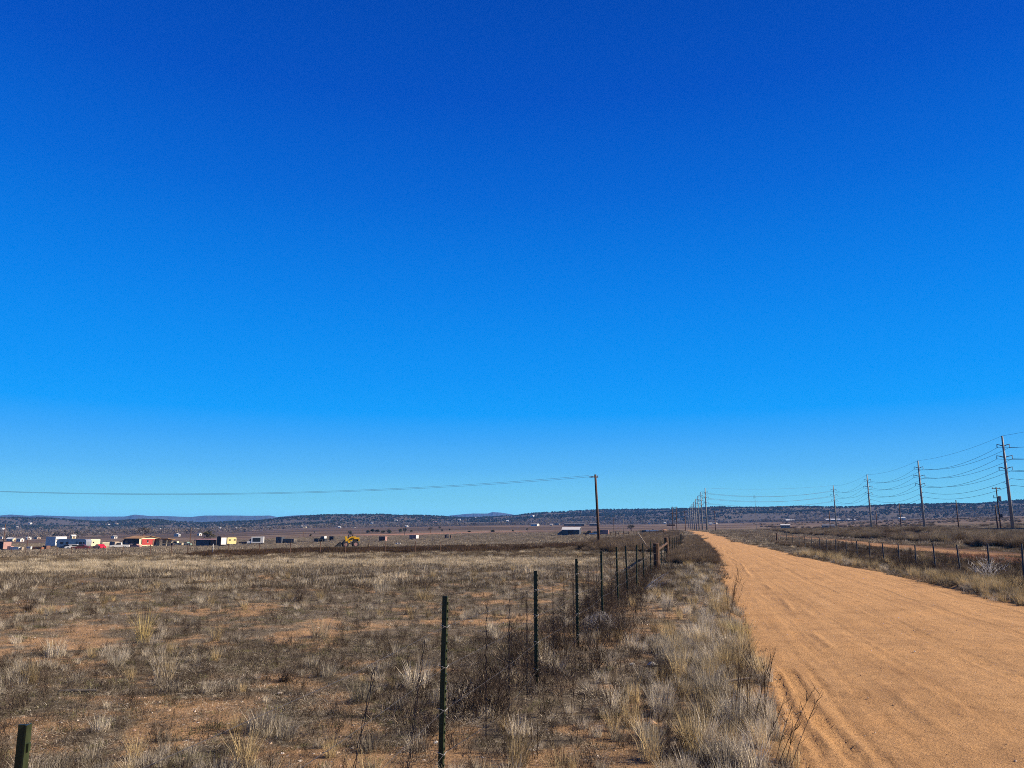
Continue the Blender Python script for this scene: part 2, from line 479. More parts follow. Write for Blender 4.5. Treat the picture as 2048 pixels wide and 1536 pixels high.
class MB:
    def __init__(s):
        s.V = []; s.F = []
    def add(s, vs, fs):
        k = len(s.V); s.V += [tuple(v) for v in vs]; s.F += [tuple(i + k for i in f) for f in fs]
        return s
    def box(s, c, d, rz=0.0, rx=0.0, ry=0.0):
        m = Matrix.Translation(c) @ Matrix.Rotation(rz, 4, 'Z') @ Matrix.Rotation(ry, 4, 'Y') @ Matrix.Rotation(rx, 4, 'X')
        vs = [m @ Vector((x * d[0] / 2, y * d[1] / 2, z * d[2] / 2)) for x in (-1, 1) for y in (-1, 1) for z in (-1, 1)]
        return s.add(vs, [(0, 1, 3, 2), (4, 6, 7, 5), (0, 4, 5, 1), (2, 3, 7, 6), (0, 2, 6, 4), (1, 5, 7, 3)])
    def tube(s, pts, rad, n=6, cap=True):
        pts = [Vector(p) for p in pts]
        rad = [rad] * len(pts) if not hasattr(rad, '__len__') else rad
        k = len(s.V)
        for i, p in enumerate(pts):
            t = (pts[min(i + 1, len(pts) - 1)] - pts[max(i - 1, 0)]).normalized()
            a = Vector((0, 0, 1)) if abs(t.z) < 0.9 else Vector((1, 0, 0))
            u = t.cross(a).normalized(); w = t.cross(u)
            for j in range(n):
                q = 2 * math.pi * j / n
                s.V.append(tuple(p + (u * math.cos(q) + w * math.sin(q)) * rad[i]))
        for i in range(len(pts) - 1):
            for j in range(n):
                s.F.append((k + i * n + j, k + i * n + (j + 1) % n, k + (i + 1) * n + (j + 1) % n, k + (i + 1) * n + j))
        if cap:
            s.F.append(tuple(k + j for j in range(n))[::-1])
            s.F.append(tuple(k + (len(pts) - 1) * n + j for j in range(n)))
        return s
    def prism(s, poly, y0, y1):          # side profile in x, z pushed along y
        n = len(poly)
        vs = [(x, y0, z) for x, z in poly] + [(x, y1, z) for x, z in poly]
        fs = [tuple(range(n)), tuple(range(2 * n - 1, n - 1, -1))]
        fs += [(i, i + n, (i + 1) % n + n, (i + 1) % n) for i in range(n)]
        return s.add(vs, fs)
    def build(s, name, mat, parent=None, smooth=False):
        return mesh_obj(name, s.V, s.F, mat, parent, smooth)

def copy_tree(o, parent=None):
    c = o.copy(); col.objects.link(c); c.parent = parent
    for ch in o.children:
        copy_tree(ch, c)
    return c

# ------------------------------------------------------------------ the ground
def bare(X, Y):   # patches of bare orange earth, 0..1
    n = 0.6 * fbm(X / 1.9 + 3.3, Y / 1.9, 41, 4) + 0.4 * fbm(X / 0.42, Y / 0.42, 43, 3)
    r = np.hypot(X, Y)
    th = 0.505 + 0.03 * sstep(7, 13, r) + 0.075 * sstep(13, 30, r)
    return sstep(th - 0.03, th + 0.07, n)

def terrain_color(X, Y):
    r = np.hypot(X, Y)
    a = np.degrees(np.arctan2(X, Y)) + 13.5
    litter = np.array([0.27, 0.215, 0.155])
    soil = np.array([0.60, 0.37, 0.20])
    C = np.zeros(X.shape + (3,)) + litter
    b = bare(X, Y) * (1 - sstep(35, 50, r))
    C = C * (1 - b[..., None]) + soil * b[..., None]
    s = b.copy()
    # mid distance: pale grass belt, brown flats, earth bank, grey fields
    n = fbm(X / 22, Y / 22, 51, 4)
    def blend(w, c):
        nonlocal C
        C = C * (1 - w[..., None]) + np.array(c) * w[..., None]
    left = 1 - sstep(-3, 2, X)
    blend(sstep(34, 40, r) * (1 - sstep(43, 48, r)) * left * 0.6, (0.33, 0.26, 0.16))
    blend(sstep(52, 60, r) * left, (0.15, 0.115, 0.08))
    blend(sstep(140, 170, r) * sstep(0.45, 0.6, n), (0.21, 0.17, 0.125))
    blend(sstep(430, 520, r), (0.165, 0.108, 0.074))
    bn = fbm(X / 160, Y / 45, 59, 4)
    blend(sstep(450, 560, r) * (1 - sstep(1300, 1500, r)) * sstep(0.5, 0.62, bn) * 0.7, (0.09, 0.065, 0.045))
    blend(sstep(450, 560, r) * (1 - sstep(1300, 1500, r)) * (1 - sstep(0.36, 0.45, bn)) * 0.7, (0.26, 0.19, 0.13))
    en = fbm(X / 90, Y / 30, 57, 4)
    blend(sstep(420, 470, r) * (1 - sstep(560, 640, r)) * sstep(0.47, 0.56, en) * sstep(-14, -10, a) * (1 - sstep(10, 12, a)), (0.42, 0.23, 0.15))
    blend(sstep(1350, 1600, r), (0.135, 0.11, 0.09))
    # right side
    rt = sstep(9, 12, X)
    blend(rt * (1 - sstep(250, 400, r)), (0.17, 0.098, 0.06))
    tr = np.exp(-((X - (20.2 + 0.9 * np.sin(Y / 17))) / 2.0) ** 4) * sstep(52, 66, Y) * (1 - sstep(150, 230, Y))
    blend(tr, (0.46, 0.255, 0.125))
    tr2 = np.exp(-((X - (19.0 - (Y - 60) * 0.2)) / 4.5) ** 4) * (1 - sstep(58, 66, Y)) * sstep(34, 44, Y) * sstep(13, 15, X)
    blend(tr2 * sstep(0.38, 0.55, fbm(X / 2.5, Y / 5, 61, 4)), (0.27, 0.115, 0.055))
    # verge next to the road: road dust
    u = np.abs(X - road_c(Y)) / road_h(Y)
    dz = (1 - sstep(1.0, 1.16, u)) * (r < 300)
    blend(dz, (0.47, 0.28, 0.135))
    s = np.maximum(s, dz)
    return C * 0.6, s

def make_ground():
    az = np.radians(np.concatenate([np.arange(-180, -58, 4), np.arange(-58, 36, 0.22), np.arange(36, 180, 4)]))  # around the road direction
    rad = np.concatenate([np.linspace(0.005, 3.0, 12)[:-1], np.arange(3.0, 14, 0.075), np.exp(np.arange(math.log(14), math.log(45000), 0.021))])
    A, Q = np.meshgrid(az, rad)
    X = Q * np.sin(A); Y = Q * np.cos(A)
    Z = terr(X.ravel(), Y.ravel()).reshape(X.shape)
    C, s = terrain_color(X, Y)
    nr, na = X.shape
    V = np.stack([X, Y, Z], -1).reshape(-1, 3)
    i, j = np.meshgrid(np.arange(nr - 1), np.arange(na), indexing='ij')
    j2 = (j + 1) % na
    F = np.stack([i * na + j, i * na + j2, (i + 1) * na + j2, (i + 1) * na + j], -1).reshape(-1, 4)[:, ::-1]
    C4 = np.concatenate([C.reshape(-1, 3), np.ones((nr * na, 1))], 1)
    s1 = s.ravel()
    o = mesh_obj('ground', V, F, ground_material(), smooth=True, attrs={'base': ('FLOAT_COLOR', C4), 'soil': ('FLOAT', s1)})
    tag(o, kind='structure')
make_ground()

def make_road():
    u = np.linspace(-1.12, 1.12, 230)
    rows = np.concatenate([np.arange(-4, 4.5, 0.3), np.arange(4.5, 15, 0.028), np.exp(np.arange(math.log(15), math.log(440), 0.012))])
    U, Y = np.meshgrid(u, rows)
    X = road_c(Y) + U * road_h(Y)
    X = X + (fbm(Y / 1.7, 0 * Y + np.sign(U) * 7, 71, 4) - 0.5) * 0.5 * sstep(0.8, 1.0, np.abs(U))
    Z = terr(X.ravel(), Y.ravel(), False).reshape(X.shape)
    Zs = terr(np.full(len(rows), 4.0), rows, False)[:, None] + 0 * X
    Z = Z * 0.25 + Zs * 0.75
    Z = Z + 0.05 * (1 - U ** 2) - 0.055
    Z = Z - 0.16 * sstep(0.97, 1.12, np.abs(U))
    # long soft ruts along the road, small ripples across it
    Z = Z + (fbm(X / 0.33, Y / 9.0, 73, 4) - 0.5) * 0.030
    Z = Z + (fbm(X / 0.12, Y / 0.12, 75, 3) - 0.5) * 0.012 * (1 - sstep(12, 25, Y))
    Z = Z + (fbm(X / 1.2, Y / 0.5, 77, 3) - 0.5) * 0.014
    # berm left by the grader along the left edge
    Z = Z + 0.02 * np.exp(-((X - 1.9 - 0.1 * np.sin(Y / 3)) / 0.07) ** 2) * sstep(0.4, 0.6, fbm(Y / 2, X * 0, 79))
    # tyre prints in the soft shoulder
    def tread(x0, x1, y0, y1, w, dep):
        nonlocal Z
        t = np.clip((Y - y0) / (y1 - y0), -1, 2)
        xc = x0 + (x1 - x0) * t + 0.03 * np.sin(Y * 1.3)
        d = (X - xc) / w
        inside = (1 - sstep(0.8, 1.05, np.abs(d))) * sstep(-0.05, 0.08, t) * (1 - sstep(0.92, 1.05, t))
        wob = fbm(X / 0.09, Y / 0.3, 171, 3); brk = sstep(0.36, 0.52, fbm(X / 0.2, Y / 0.55, 173, 3))
        lug = sstep(-0.3, 0.3, np.sin((Y + np.abs(X - xc) * 0.7 + 0.06 * wob) * 2 * math.pi / 0.105)) * (0.5 + wob)
        inside = inside * (0.25 + 0.75 * brk)
        Z = Z - inside * dep * (0.5 + 0.5 * lug) + dep * 0.35 * np.exp(-((np.abs(d) - 1.25) / 0.2) ** 2) * (inside.max(axis=1, keepdims=True))
    tread(1.12, 0.96, 4.6, 11.0, 0.085, 0.024)
    tread(1.30, 1.22, 4.6, 13.0, 0.05, 0.012)
    tread(0.86, 0.80, 4.6, 10.6, 0.055, 0.02)
    tread(0.70, 0.66, 4.8, 9.0, 0.04, 0.02)
    tread(1.62, 1.45, 4.6, 24, 0.09, 0.008)
    tread(3.5, 3.6, 4.6, 60, 0.12, 0.009)
    tread(5.1, 5.0, 4.6, 60, 0.12, 0.009)
    tread(2.45, 2.2, 7, 30, 0.1, 0.007)
    tread(6.6, 6.5, 10, 40, 0.1, 0.012)
    nr, na = X.shape
    V = np.stack([X, Y, Z], -1).reshape(-1, 3)
    i, j = np.meshgrid(np.arange(nr - 1), np.arange(na - 1), indexing='ij')
    F = np.stack([i * na + j, i * na + j + 1, (i + 1) * na + j + 1, (i + 1) * na + j], -1).reshape(-1, 4)
    o = mesh_obj('road', V, F, road_material(), smooth=True)
    tag(o, kind='structure')
make_road()

# ------------------------------------------------------------------ far mountains
def mountains(name, pts, Rm, cliff, depth):
    sk = np.array([az_sl(px, py) for px, py in pts])
    a = np.linspace(sk[0, 0], sk[-1, 0], 420)
    sl = np.interp(a, sk[:, 0], sk[:, 1])
    ww = np.radians(a - 13.5)
    top = EYE + sl * Rm
    edge = np.minimum(1, np.minimum(np.arange(420), np.arange(420)[::-1]) / 14.0)
    rows = []
    spec = [(-0.16, -60, 0), (-0.10, None, 0.28), (-0.055, None, 0.50), (-0.03, None, 0.68 if cliff else 0.75), (-0.014, None, 0.80), (-0.008, None, 0.95 if cliff else 0.9), (0.0, None, 1.0), (depth * 0.5, None, 0.96), (depth, -60, 0)]
    for k, (dr, absz, fr) in enumerate(spec):
        jit = (fbm(a * 3.1, a * 0 + k * 0.0, 91, 4) - 0.5) * 0.05 * (1 if 0 < k < 6 else 0)
        rr = Rm * (1 + dr + jit * (1 - fr))
        z = np.full(420, float(absz)) if absz is not None else top * fr + (0 if fr == 1 else (fbm(a * 5, a * 0 + k, 93, 3) - 0.5) * 0.12 * top)
        rows.append(np.stack([rr * np.sin(ww), rr * np.cos(ww), z], -1))
    V = np.array(rows)
    nr, na = V.shape[:2]
    i, j = np.meshgrid(np.arange(nr - 1), np.arange(na - 1), indexing='ij')
    F = np.stack([i * na + j, i * na + j + 1, (i + 1) * na + j + 1, (i + 1) * na + j], -1).reshape(-1, 4)
    o = mesh_obj(name, V.reshape(-1, 3), F, M[cliff or 'mtn'])
    tag(o, kind='structure')
M['mtn'] = plain('haze-tinted mountain', (0.03, 0.032, 0.034), 1.0, 0, 0.4, 0.002)  # bluish tint puts part of the distance haze into the colour
M['mesa'] = plain('haze-tinted mesa cliffs', (0.034, 0.04, 0.046), 1.0, 0, 0.7, 0.004)  # rock colour shifted to blue, distance haze painted in
mountains('mountains', [(-260, 1033), (-120, 1030), (0, 1031), (20, 1029), (60, 1031.5), (75, 1030.5), (150, 1033), (250, 1033), (270, 1029), (300, 1032), (330, 1032), (380, 1034), (410, 1031), (470, 1031), (500, 1031.5), (540, 1031), (555, 1034), (585, 1031), (610, 1030), (640, 1031), (700, 1032), (760, 1036)], 6300, 'mesa', 0.15)
mountains('mountains', [(870, 1040), (890, 1034), (900, 1031), (930, 1028), (945, 1027), (975, 1027), (985, 1024), (1000, 1025), (1020, 1028), (1035, 1031), (1060, 1033), (1085, 1040)], 6800, None, 0.12)

# ------------------------------------------------------------------ plants: source meshes
def ribbons(N, spread, h, lean, width, c0, c1, curl=0.75, flat=False, disk=True, rg=rng, zb=0.0):
    """N tapering blades; returns verts, quads(as 4-index, tip doubled), colours"""
    ang = rg.uniform(0, 2 * np.pi, N)
    rad = spread * np.sqrt(rg.uniform(0, 1, N)) if disk else spread * rg.normal(0, 0.5, N)
    bx, by = rad * np.cos(ang), rad * np.sin(ang)
    H = rg.uniform(h[0], h[1], N)
    la = ang + rg.normal(0, 0.9, N)
    L = rg.uniform(lean[0], lean[1], N)
    W = rg.uniform(width[0], width[1], N)
    wa = rg.uniform(0, np.pi, N)
    wx, wy = np.cos(wa) * W / 2, np.sin(wa) * W / 2
    dx, dy = np.cos(la), np.sin(la)
    rows = []
    for t, wf in ((0, 1.0), (0.5, 0.8), (1.0, 0.15)):
        off = H * L * (t * (1 - curl) + curl * t * t)
        z = H * np.sqrt(np.maximum(0.0, 1 - (L * 0.75) ** 2)) * t if not flat else H * 0.05 * np.sin(t * 3) + 0.008
        px, py = bx + dx * off, by + dy * off
        rows.append(np.stack([px - wx * wf, py - wy * wf, z + zb + 0 * px], -1))
        rows.append(np.stack([px + wx * wf, py + wy * wf, z + zb + 0 * px], -1))
    V = np.stack(rows, 1)                       # N,6,3
    k = (np.arange(N) * 6)[:, None]
    F = np.concatenate([k + np.array([[0, 1, 3, 2]]), k + np.array([[2, 3, 5, 4]])], 0)
    m = rg.uniform(0, 1, (N, 1)) ** 1.3; j = rg.uniform(0.75, 1.2, (N, 1))
    C = (np.array(c0) * (1 - m) + np.array(c1) * m) * j
    C = np.repeat(C[:, None, :], 6, 1)
    return V.reshape(-1, 3), F, C.reshape(-1, 3)

def twigs(paths, w, c0, c1, rg=rng):
    """crossed thin ribbons along polylines (list of point arrays)"""
    V = []; F = []; C = []; k = 0
    for P in paths:
        P = np.asarray(P); n = len(P)
        q = rg.uniform(0, np.pi)
        m = rg.uniform(); c = (np.array(c0) * (1 - m) + np.array(c1) * m) * rg.uniform(0.75, 1.2)
        for s in (0, np.pi / 2):
            d = np.array([math.cos(q + s), math.sin(q + s), 0.0])
            for i in range(n):
                ww = w * (1 - 0.7 * i / (n - 1)) / 2
                V.append(P[i] - d * ww); V.append(P[i] + d * ww); C.append(c); C.append(c)
            for i in range(n - 1):
                F.append((k + 2 * i, k + 2 * i + 1, k + 2 * i + 3, k + 2 * i + 2))
            k += 2 * n
    return np.array(V), np.array(F), np.array(C)

def join(*parts):
    V = []; F = []; C = []; k = 0
    for v, f, c in parts:
        V.append(v); F.append(f + k); C.append(c); k += len(v)
    return np.concatenate(V), np.concatenate(F), np.concatenate(C)

def branch_paths(n, h, spread, rg, sub=3, up=0.75):
    out_ = []
    for _ in range(n):
        a = rg.uniform(0, 2 * np.pi); t = rg.uniform(0.1, 1) * spread
        hh = h * rg.uniform(0.6, 1.05)
        p0 = np.array([rg.normal(0, 0.04), rg.normal(0, 0.04), 0])
        p2 = np.array([math.cos(a) * t, math.sin(a) * t, hh * (1 - 0.35 * (t / max(spread, 1e-3)) ** 2)])
        p1 = p0 * 0.5 + p2 * 0.5 + np.array([rg.normal(0, 0.05), rg.normal(0, 0.05), hh * 0.06])
        out_.append([p0, p1, p2])
        for _s in range(sub):
            u = rg.uniform(0.3, 0.95)
            b = (p0 * (1 - u) + p2 * u) if u > 0.5 else (p0 * (1 - u) + p1 * u)
            d = np.array([rg.normal(), rg.normal(), abs(rg.normal()) * up + 0.2]); d /= np.linalg.norm(d)
            ln = h * rg.uniform(0.12, 0.3)
            out_.append([b, b + d * ln * 0.5 + rg.normal(0, 0.01, 3), b + d * ln])
    return out_

GREY0, GREY1 = (0.13, 0.105, 0.075), (0.52, 0.45, 0.35)
STRAW0, STRAW1 = (0.24, 0.17, 0.08), (0.60, 0.46, 0.25)
DARK0, DARK1 = (0.04, 0.028, 0.022), (0.13, 0.095, 0.07)
BRN0, BRN1 = (0.08, 0.06, 0.043), (0.29, 0.23, 0.165)
OLV0, OLV1 = (0.08, 0.085, 0.03), (0.17, 0.16, 0.07)
PALE0, PALE1 = (0.30, 0.25, 0.18), (0.72, 0.63, 0.49)

def src(name, data, mat):
    V, F, C = data
    me = bpy.data.meshes.new(name)
    F = np.asarray(F)
    me.from_pydata(np.asarray(V).tolist(), [], F.tolist())
    a = me.attributes.new('tint', 'FLOAT_COLOR', 'POINT')
    a.data.foreach_set('color', np.concatenate([C, np.ones((len(C), 1))], 1).astype(np.float32).ravel())
    me.materials.append(mat)
    return bpy.data.objects.new(name, me)

LIB = {}
def lib(group, data, mat=None):
    c = LIB.setdefault(group, bpy.data.collections.new(group + ' forms'))
    o = src('%s_%02d' % (group, len(c.objects)), data, mat or M['veg'])
    c.objects.link(o)
    return len(c.objects) - 1

for k in range(3):   # 0-2 grey bunch grass
    lib('field', join(ribbons(150, 0.10, (0.08, 0.26), (0.05, 0.65), (0.003, 0.005), GREY0, GREY1), ribbons(60, 0.16, (0.05, 0.16), (0.3, 1.0), (0.003, 0.006), BRN0, BRN1)))
for k in range(2):   # 3-4 straw bunch grass
    lib('field', ribbons(140, 0.09, (0.15, 0.5), (0.05, 0.6), (0.003, 0.005), STRAW0, STRAW1))
for k in range(3):   # 5-7 dark twiggy weeds
    lib('field', join(twigs(branch_paths(9, 0.30, 0.16, rng, 5), 0.005, DARK0, DARK1), ribbons(40, 0.2, (0.04, 0.12), (0.3, 1.0), (0.004, 0.007), DARK1, BRN1)))
for k in range(3):   # 8-10 lying litter and stubble
    lib('field', join(ribbons(150, 0.36, (0.04, 0.18), (0.8, 1.2), (0.003, 0.006), BRN0, PALE1, flat=True), ribbons(110, 0.36, (0.02, 0.09), (0.2, 1.0), (0.003, 0.006), BRN0, GREY0)))
for k in range(2):   # 11-12 low olive mats
    lib('field', ribbons(220, 0.3, (0.02, 0.07), (0.3, 1.1), (0.004, 0.009), OLV0, (0.2, 0.17, 0.1)))
for k in range(2):   # 13-14 pale grey bunch grass
    lib('field', ribbons(190, 0.12, (0.10, 0.34), (0.05, 0.6), (0.003, 0.005), PALE0, PALE1))
for k in range(3):   # 15-17 mid distance patches, grey brown
    lib('field', join(ribbons(420, 0.8, (0.05, 0.22), (0.2, 0.9), (0.007, 0.014), BRN0, GREY0), ribbons(120, 0.8, (0.12, 0.3), (0.1, 0.6), (0.006, 0.012), GREY0, GREY1), twigs(branch_paths(6, 0.25, 0.6, rng, 3), 0.012, DARK0, DARK1)))
for k in range(2):   # 18-19 mid distance patches, straw
    lib('field', join(ribbons(420, 0.8, (0.12, 0.42), (0.1, 0.6), (0.007, 0.013), STRAW0, PALE1), ribbons(150, 0.8, (0.05, 0.2), (0.1, 0.8), (0.008, 0.014), BRN1, GREY0)))
for k in range(2):   # 20-21 far patches, brown
    lib('field', join(ribbons(420, 2.4, (0.12, 0.45), (0.1, 0.7), (0.03, 0.06), BRN0, BRN1), ribbons(130, 2.4, (0.15, 0.5), (0.1, 0.6), (0.03, 0.06), GREY0, GREY1)))
for k in range(2):   # 22-23 far dark weeds
    lib('field', ribbons(500, 2.2, (0.3, 0.95), (0.05, 0.4), (0.03, 0.06), (0.035, 0.022, 0.014), (0.11, 0.068, 0.043)))
for k in range(2):   # 24-25 mid distance patches, dark brown
    lib('field', join(ribbons(460, 0.8, (0.05, 0.2), (0.2, 0.9), (0.007, 0.014), (0.07, 0.05, 0.033), (0.25, 0.19, 0.12)), twigs(branch_paths(7, 0.24, 0.6, rng, 3), 0.012, DARK0, DARK1)))
for k in range(3):   # bank brush
    c0, c1 = [((0.10, 0.072, 0.05), (0.26, 0.2, 0.14)), ((0.07, 0.05, 0.036), (0.19, 0.14, 0.1)), ((0.12, 0.095, 0.065), (0.31, 0.25, 0.175))][k]
    lib('brush', join(ribbons(650, 0.35, (0.5, 1.15), (0.15, 1.0), (0.012, 0.024), c0, c1, curl=0.25), ribbons(350, 0.8, (0.15, 0.5), (0.1, 0.9), (0.012, 0.025), c0, c1)))

def crown_faces(n, rx, rz, zc, c0, c1, size, rg=rng, lumps=9):
    cs = rg.normal(0, 0.5, (lumps, 3)); cs /= np.maximum(1, np.linalg.norm(cs, axis=1, keepdims=True)); cs *= np.array([rx, rx, rz]) * 0.75
    pk = rg.integers(0, lumps, n)
    d = rg.normal(0, 1, (n, 3)); d /= np.linalg.norm(d, axis=1, keepdims=True)
    P = cs[pk] + d * np.array([rx, rx, rz]) * rg.uniform(0.22, 0.5, (n, 1)) + np.array([0, 0, zc])
    P[:, 2] = np.maximum(P[:, 2], 0.05)
    u = rg.normal(0, 1, (n, 3)); u /= np.linalg.norm(u, axis=1, keepdims=True)
    w = np.cross(u, rg.normal(0, 1, (n, 3))); w /= np.linalg.norm(w, axis=1, keepdims=True)
    s = size * rg.uniform(0.6, 1.3, (n, 1))
    V = np.stack([P - u * s, P - w * s * 0.6, P + u * s, P + w * s * 0.6], 1)
    F = np.arange(n * 4).reshape(n, 4)
    m = rg.uniform(0, 1, (n, 1))
    C = np.repeat(((np.array(c0) * (1 - m) + np.array(c1) * m))[:, None, :], 4, 1)
    return V.reshape(-1, 3), F, C.reshape(-1, 3)

for k in range(3):
    lib('juniper', crown_faces(150, 2.0, 1.7, 1.6, (0.025, 0.032, 0.018), (0.07, 0.08, 0.045), 0.55), M['scrub'])
for k in range(3):
    lib('baretrees', crown_faces(150, 3.0, 2.8, 3.2, (0.12, 0.10, 0.085), (0.24, 0.2, 0.17), 0.42), M['scrub'])

def rock(rg, c):
    bm_v = []
    ph = [(-1, 0, 0), (1, 0, 0), (0, -1, 0), (0, 1, 0), (0, 0, -0.6), (0, 0, 0.8), (.6, .6, .4), (-.6, .6, .4), (.6, -.6, .4), (-.6, -.6, .4)]
    P = np.array(ph) * rg.uniform(0.7, 1.2, (10, 1))
    F = [(5, 6, 7, 7), (5, 7, 9, 9), (5, 9, 8, 8), (5, 8, 6, 6), (6, 3, 7, 7), (7, 0, 9, 9), (9, 2, 8, 8), (8, 1, 6, 6), (1, 3, 6, 6), (3, 0, 7, 7), (0, 2, 9, 9), (2, 1, 8, 8), (1, 4, 3, 3), (3, 4, 0, 0), (0, 4, 2, 2), (2, 4, 1, 1)]
    return P, [f[:3] for f in F], np.tile(np.array(c), (10, 1))
def lib_rock(c):
    g = LIB.setdefault('gravel', bpy.data.collections.new('gravel forms'))
    P, F, C = rock(rng, c)
    me = bpy.data.meshes.new('gravel_form'); me.from_pydata(P.tolist(), [], F)
    a = me.attributes.new('tint', 'FLOAT_COLOR', 'POINT'); a.data.foreach_set('color', np.concatenate([C, np.ones((10, 1))], 1).astype(np.float32).ravel())
    me.materials.append(M['stone'])
    g.objects.link(bpy.data.objects.new('gravel_%02d' % len(g.objects), me))
for c in [(0.42, 0.28, 0.18), (0.5, 0.37, 0.26), (0.36, 0.22, 0.14), (0.6, 0.52, 0.45), (0.44, 0.3, 0.24), (0.30, 0.2, 0.14)]:
    lib_rock(c)

# ------------------------------------------------------------------ scatter
def scatter_tree():
    g = bpy.data.node_groups.new('scatter', 'GeometryNodeTree')
    g.interface.new_socket('Geometry', in_out='INPUT', socket_type='NodeSocketGeometry')
    cs = g.interface.new_socket('Forms', in_out='INPUT', socket_type='NodeSocketCollection')
    g.interface.new_socket('Geometry', in_out='OUTPUT', socket_type='NodeSocketGeometry')
    gi = g.nodes.new('NodeGroupInput'); go = g.nodes.new('NodeGroupOutput')
    ci = g.nodes.new('GeometryNodeCollectionInfo')
    ci.inputs['Separate Children'].default_value = True
    ci.inputs['Reset Children'].default_value = True
    g.links.new(gi.outputs['Forms'], ci.inputs['Collection'])
    m2p = g.nodes.new('GeometryNodeMeshToPoints')
    iop = g.nodes.new('GeometryNodeInstanceOnPoints')
    iop.inputs['Pick Instance'].default_value = True
    def named(nm, ty):
        q = g.nodes.new('GeometryNodeInputNamedAttribute'); q.data_type = ty
        q.inputs['Name'].default_value = nm
        return q.outputs['Attribute']
    g.links.new(gi.outputs['Geometry'], m2p.inputs[0])
    g.links.new(m2p.outputs[0], iop.inputs['Points'])
    g.links.new(ci.outputs[0], iop.inputs['Instance'])
    g.links.new(named('idx', 'INT'), iop.inputs['Instance Index'])
    g.links.new(named('rot', 'FLOAT_VECTOR'), iop.inputs['Rotation'])
    g.links.new(named('size', 'FLOAT_VECTOR'), iop.inputs['Scale'])
    g.links.new(iop.outputs[0], go.inputs[0])
    return g, cs.identifier
GN, GN_ID = scatter_tree()

def scatter(name, group, P, idx, size, label, cat, tilt=0.12, rz=None):
    n = len(P)
    me = bpy.data.meshes.new(name)
    me.vertices.add(n); me.vertices.foreach_set('co', np.asarray(P, dtype=np.float32).ravel())
    a = me.attributes.new('idx', 'INT', 'POINT'); a.data.foreach_set('value', np.asarray(idx, dtype=np.int32))
    rot = np.stack([rng.normal(0, tilt, n), rng.normal(0, tilt, n), rng.uniform(0, 6.283, n)], -1)
    a = me.attributes.new('rot', 'FLOAT_VECTOR', 'POINT'); a.data.foreach_set('vector', rot.astype(np.float32).ravel())
    size = np.asarray(size, float)
    if size.ndim == 1:
        size = np.repeat(size[:, None], 3, 1)
    a = me.attributes.new('size', 'FLOAT_VECTOR', 'POINT'); a.data.foreach_set('vector', size.astype(np.float32).ravel())
    o = bpy.data.objects.new(name, me)
    md = o.modifiers.new('scatter', 'NODES'); md.node_group = GN
    md[GN_ID] = LIB[group]
    link(o)
    tag(o, label, cat, kind='stuff')
    return o

def sector(n, r0, r1, a0=-39, a1=39):
    """random points between two radii, azimuth against the camera axis"""
    r = np.sqrt(rng.uniform(r0 * r0, r1 * r1, n)); a = np.radians(rng.uniform(a0, a1, n) - 13.5)
    return r * np.sin(a), r * np.cos(a), r

def zone(X, Y):
    u = np.abs(X - road_c(Y)) / road_h(Y)
    edge = 0.985 + (fbm(Y / 0.7, X * 0 + np.sign(X - 4), 83, 3) - 0.5) * 0.17
    return u < edge

PX = []; PI = []; PS = []
def put(X, Y, idx, size):
    if len(X) == 0: return
    PX.append(np.stack([X, Y, terr(X, Y) - 0.012], -1)); PI.append(np.asarray(idx)); PS.append(np.asarray(size, float))
def pick(n, opts, w):
    return rng.choice(opts, n, p=np.array(w) / sum(w))

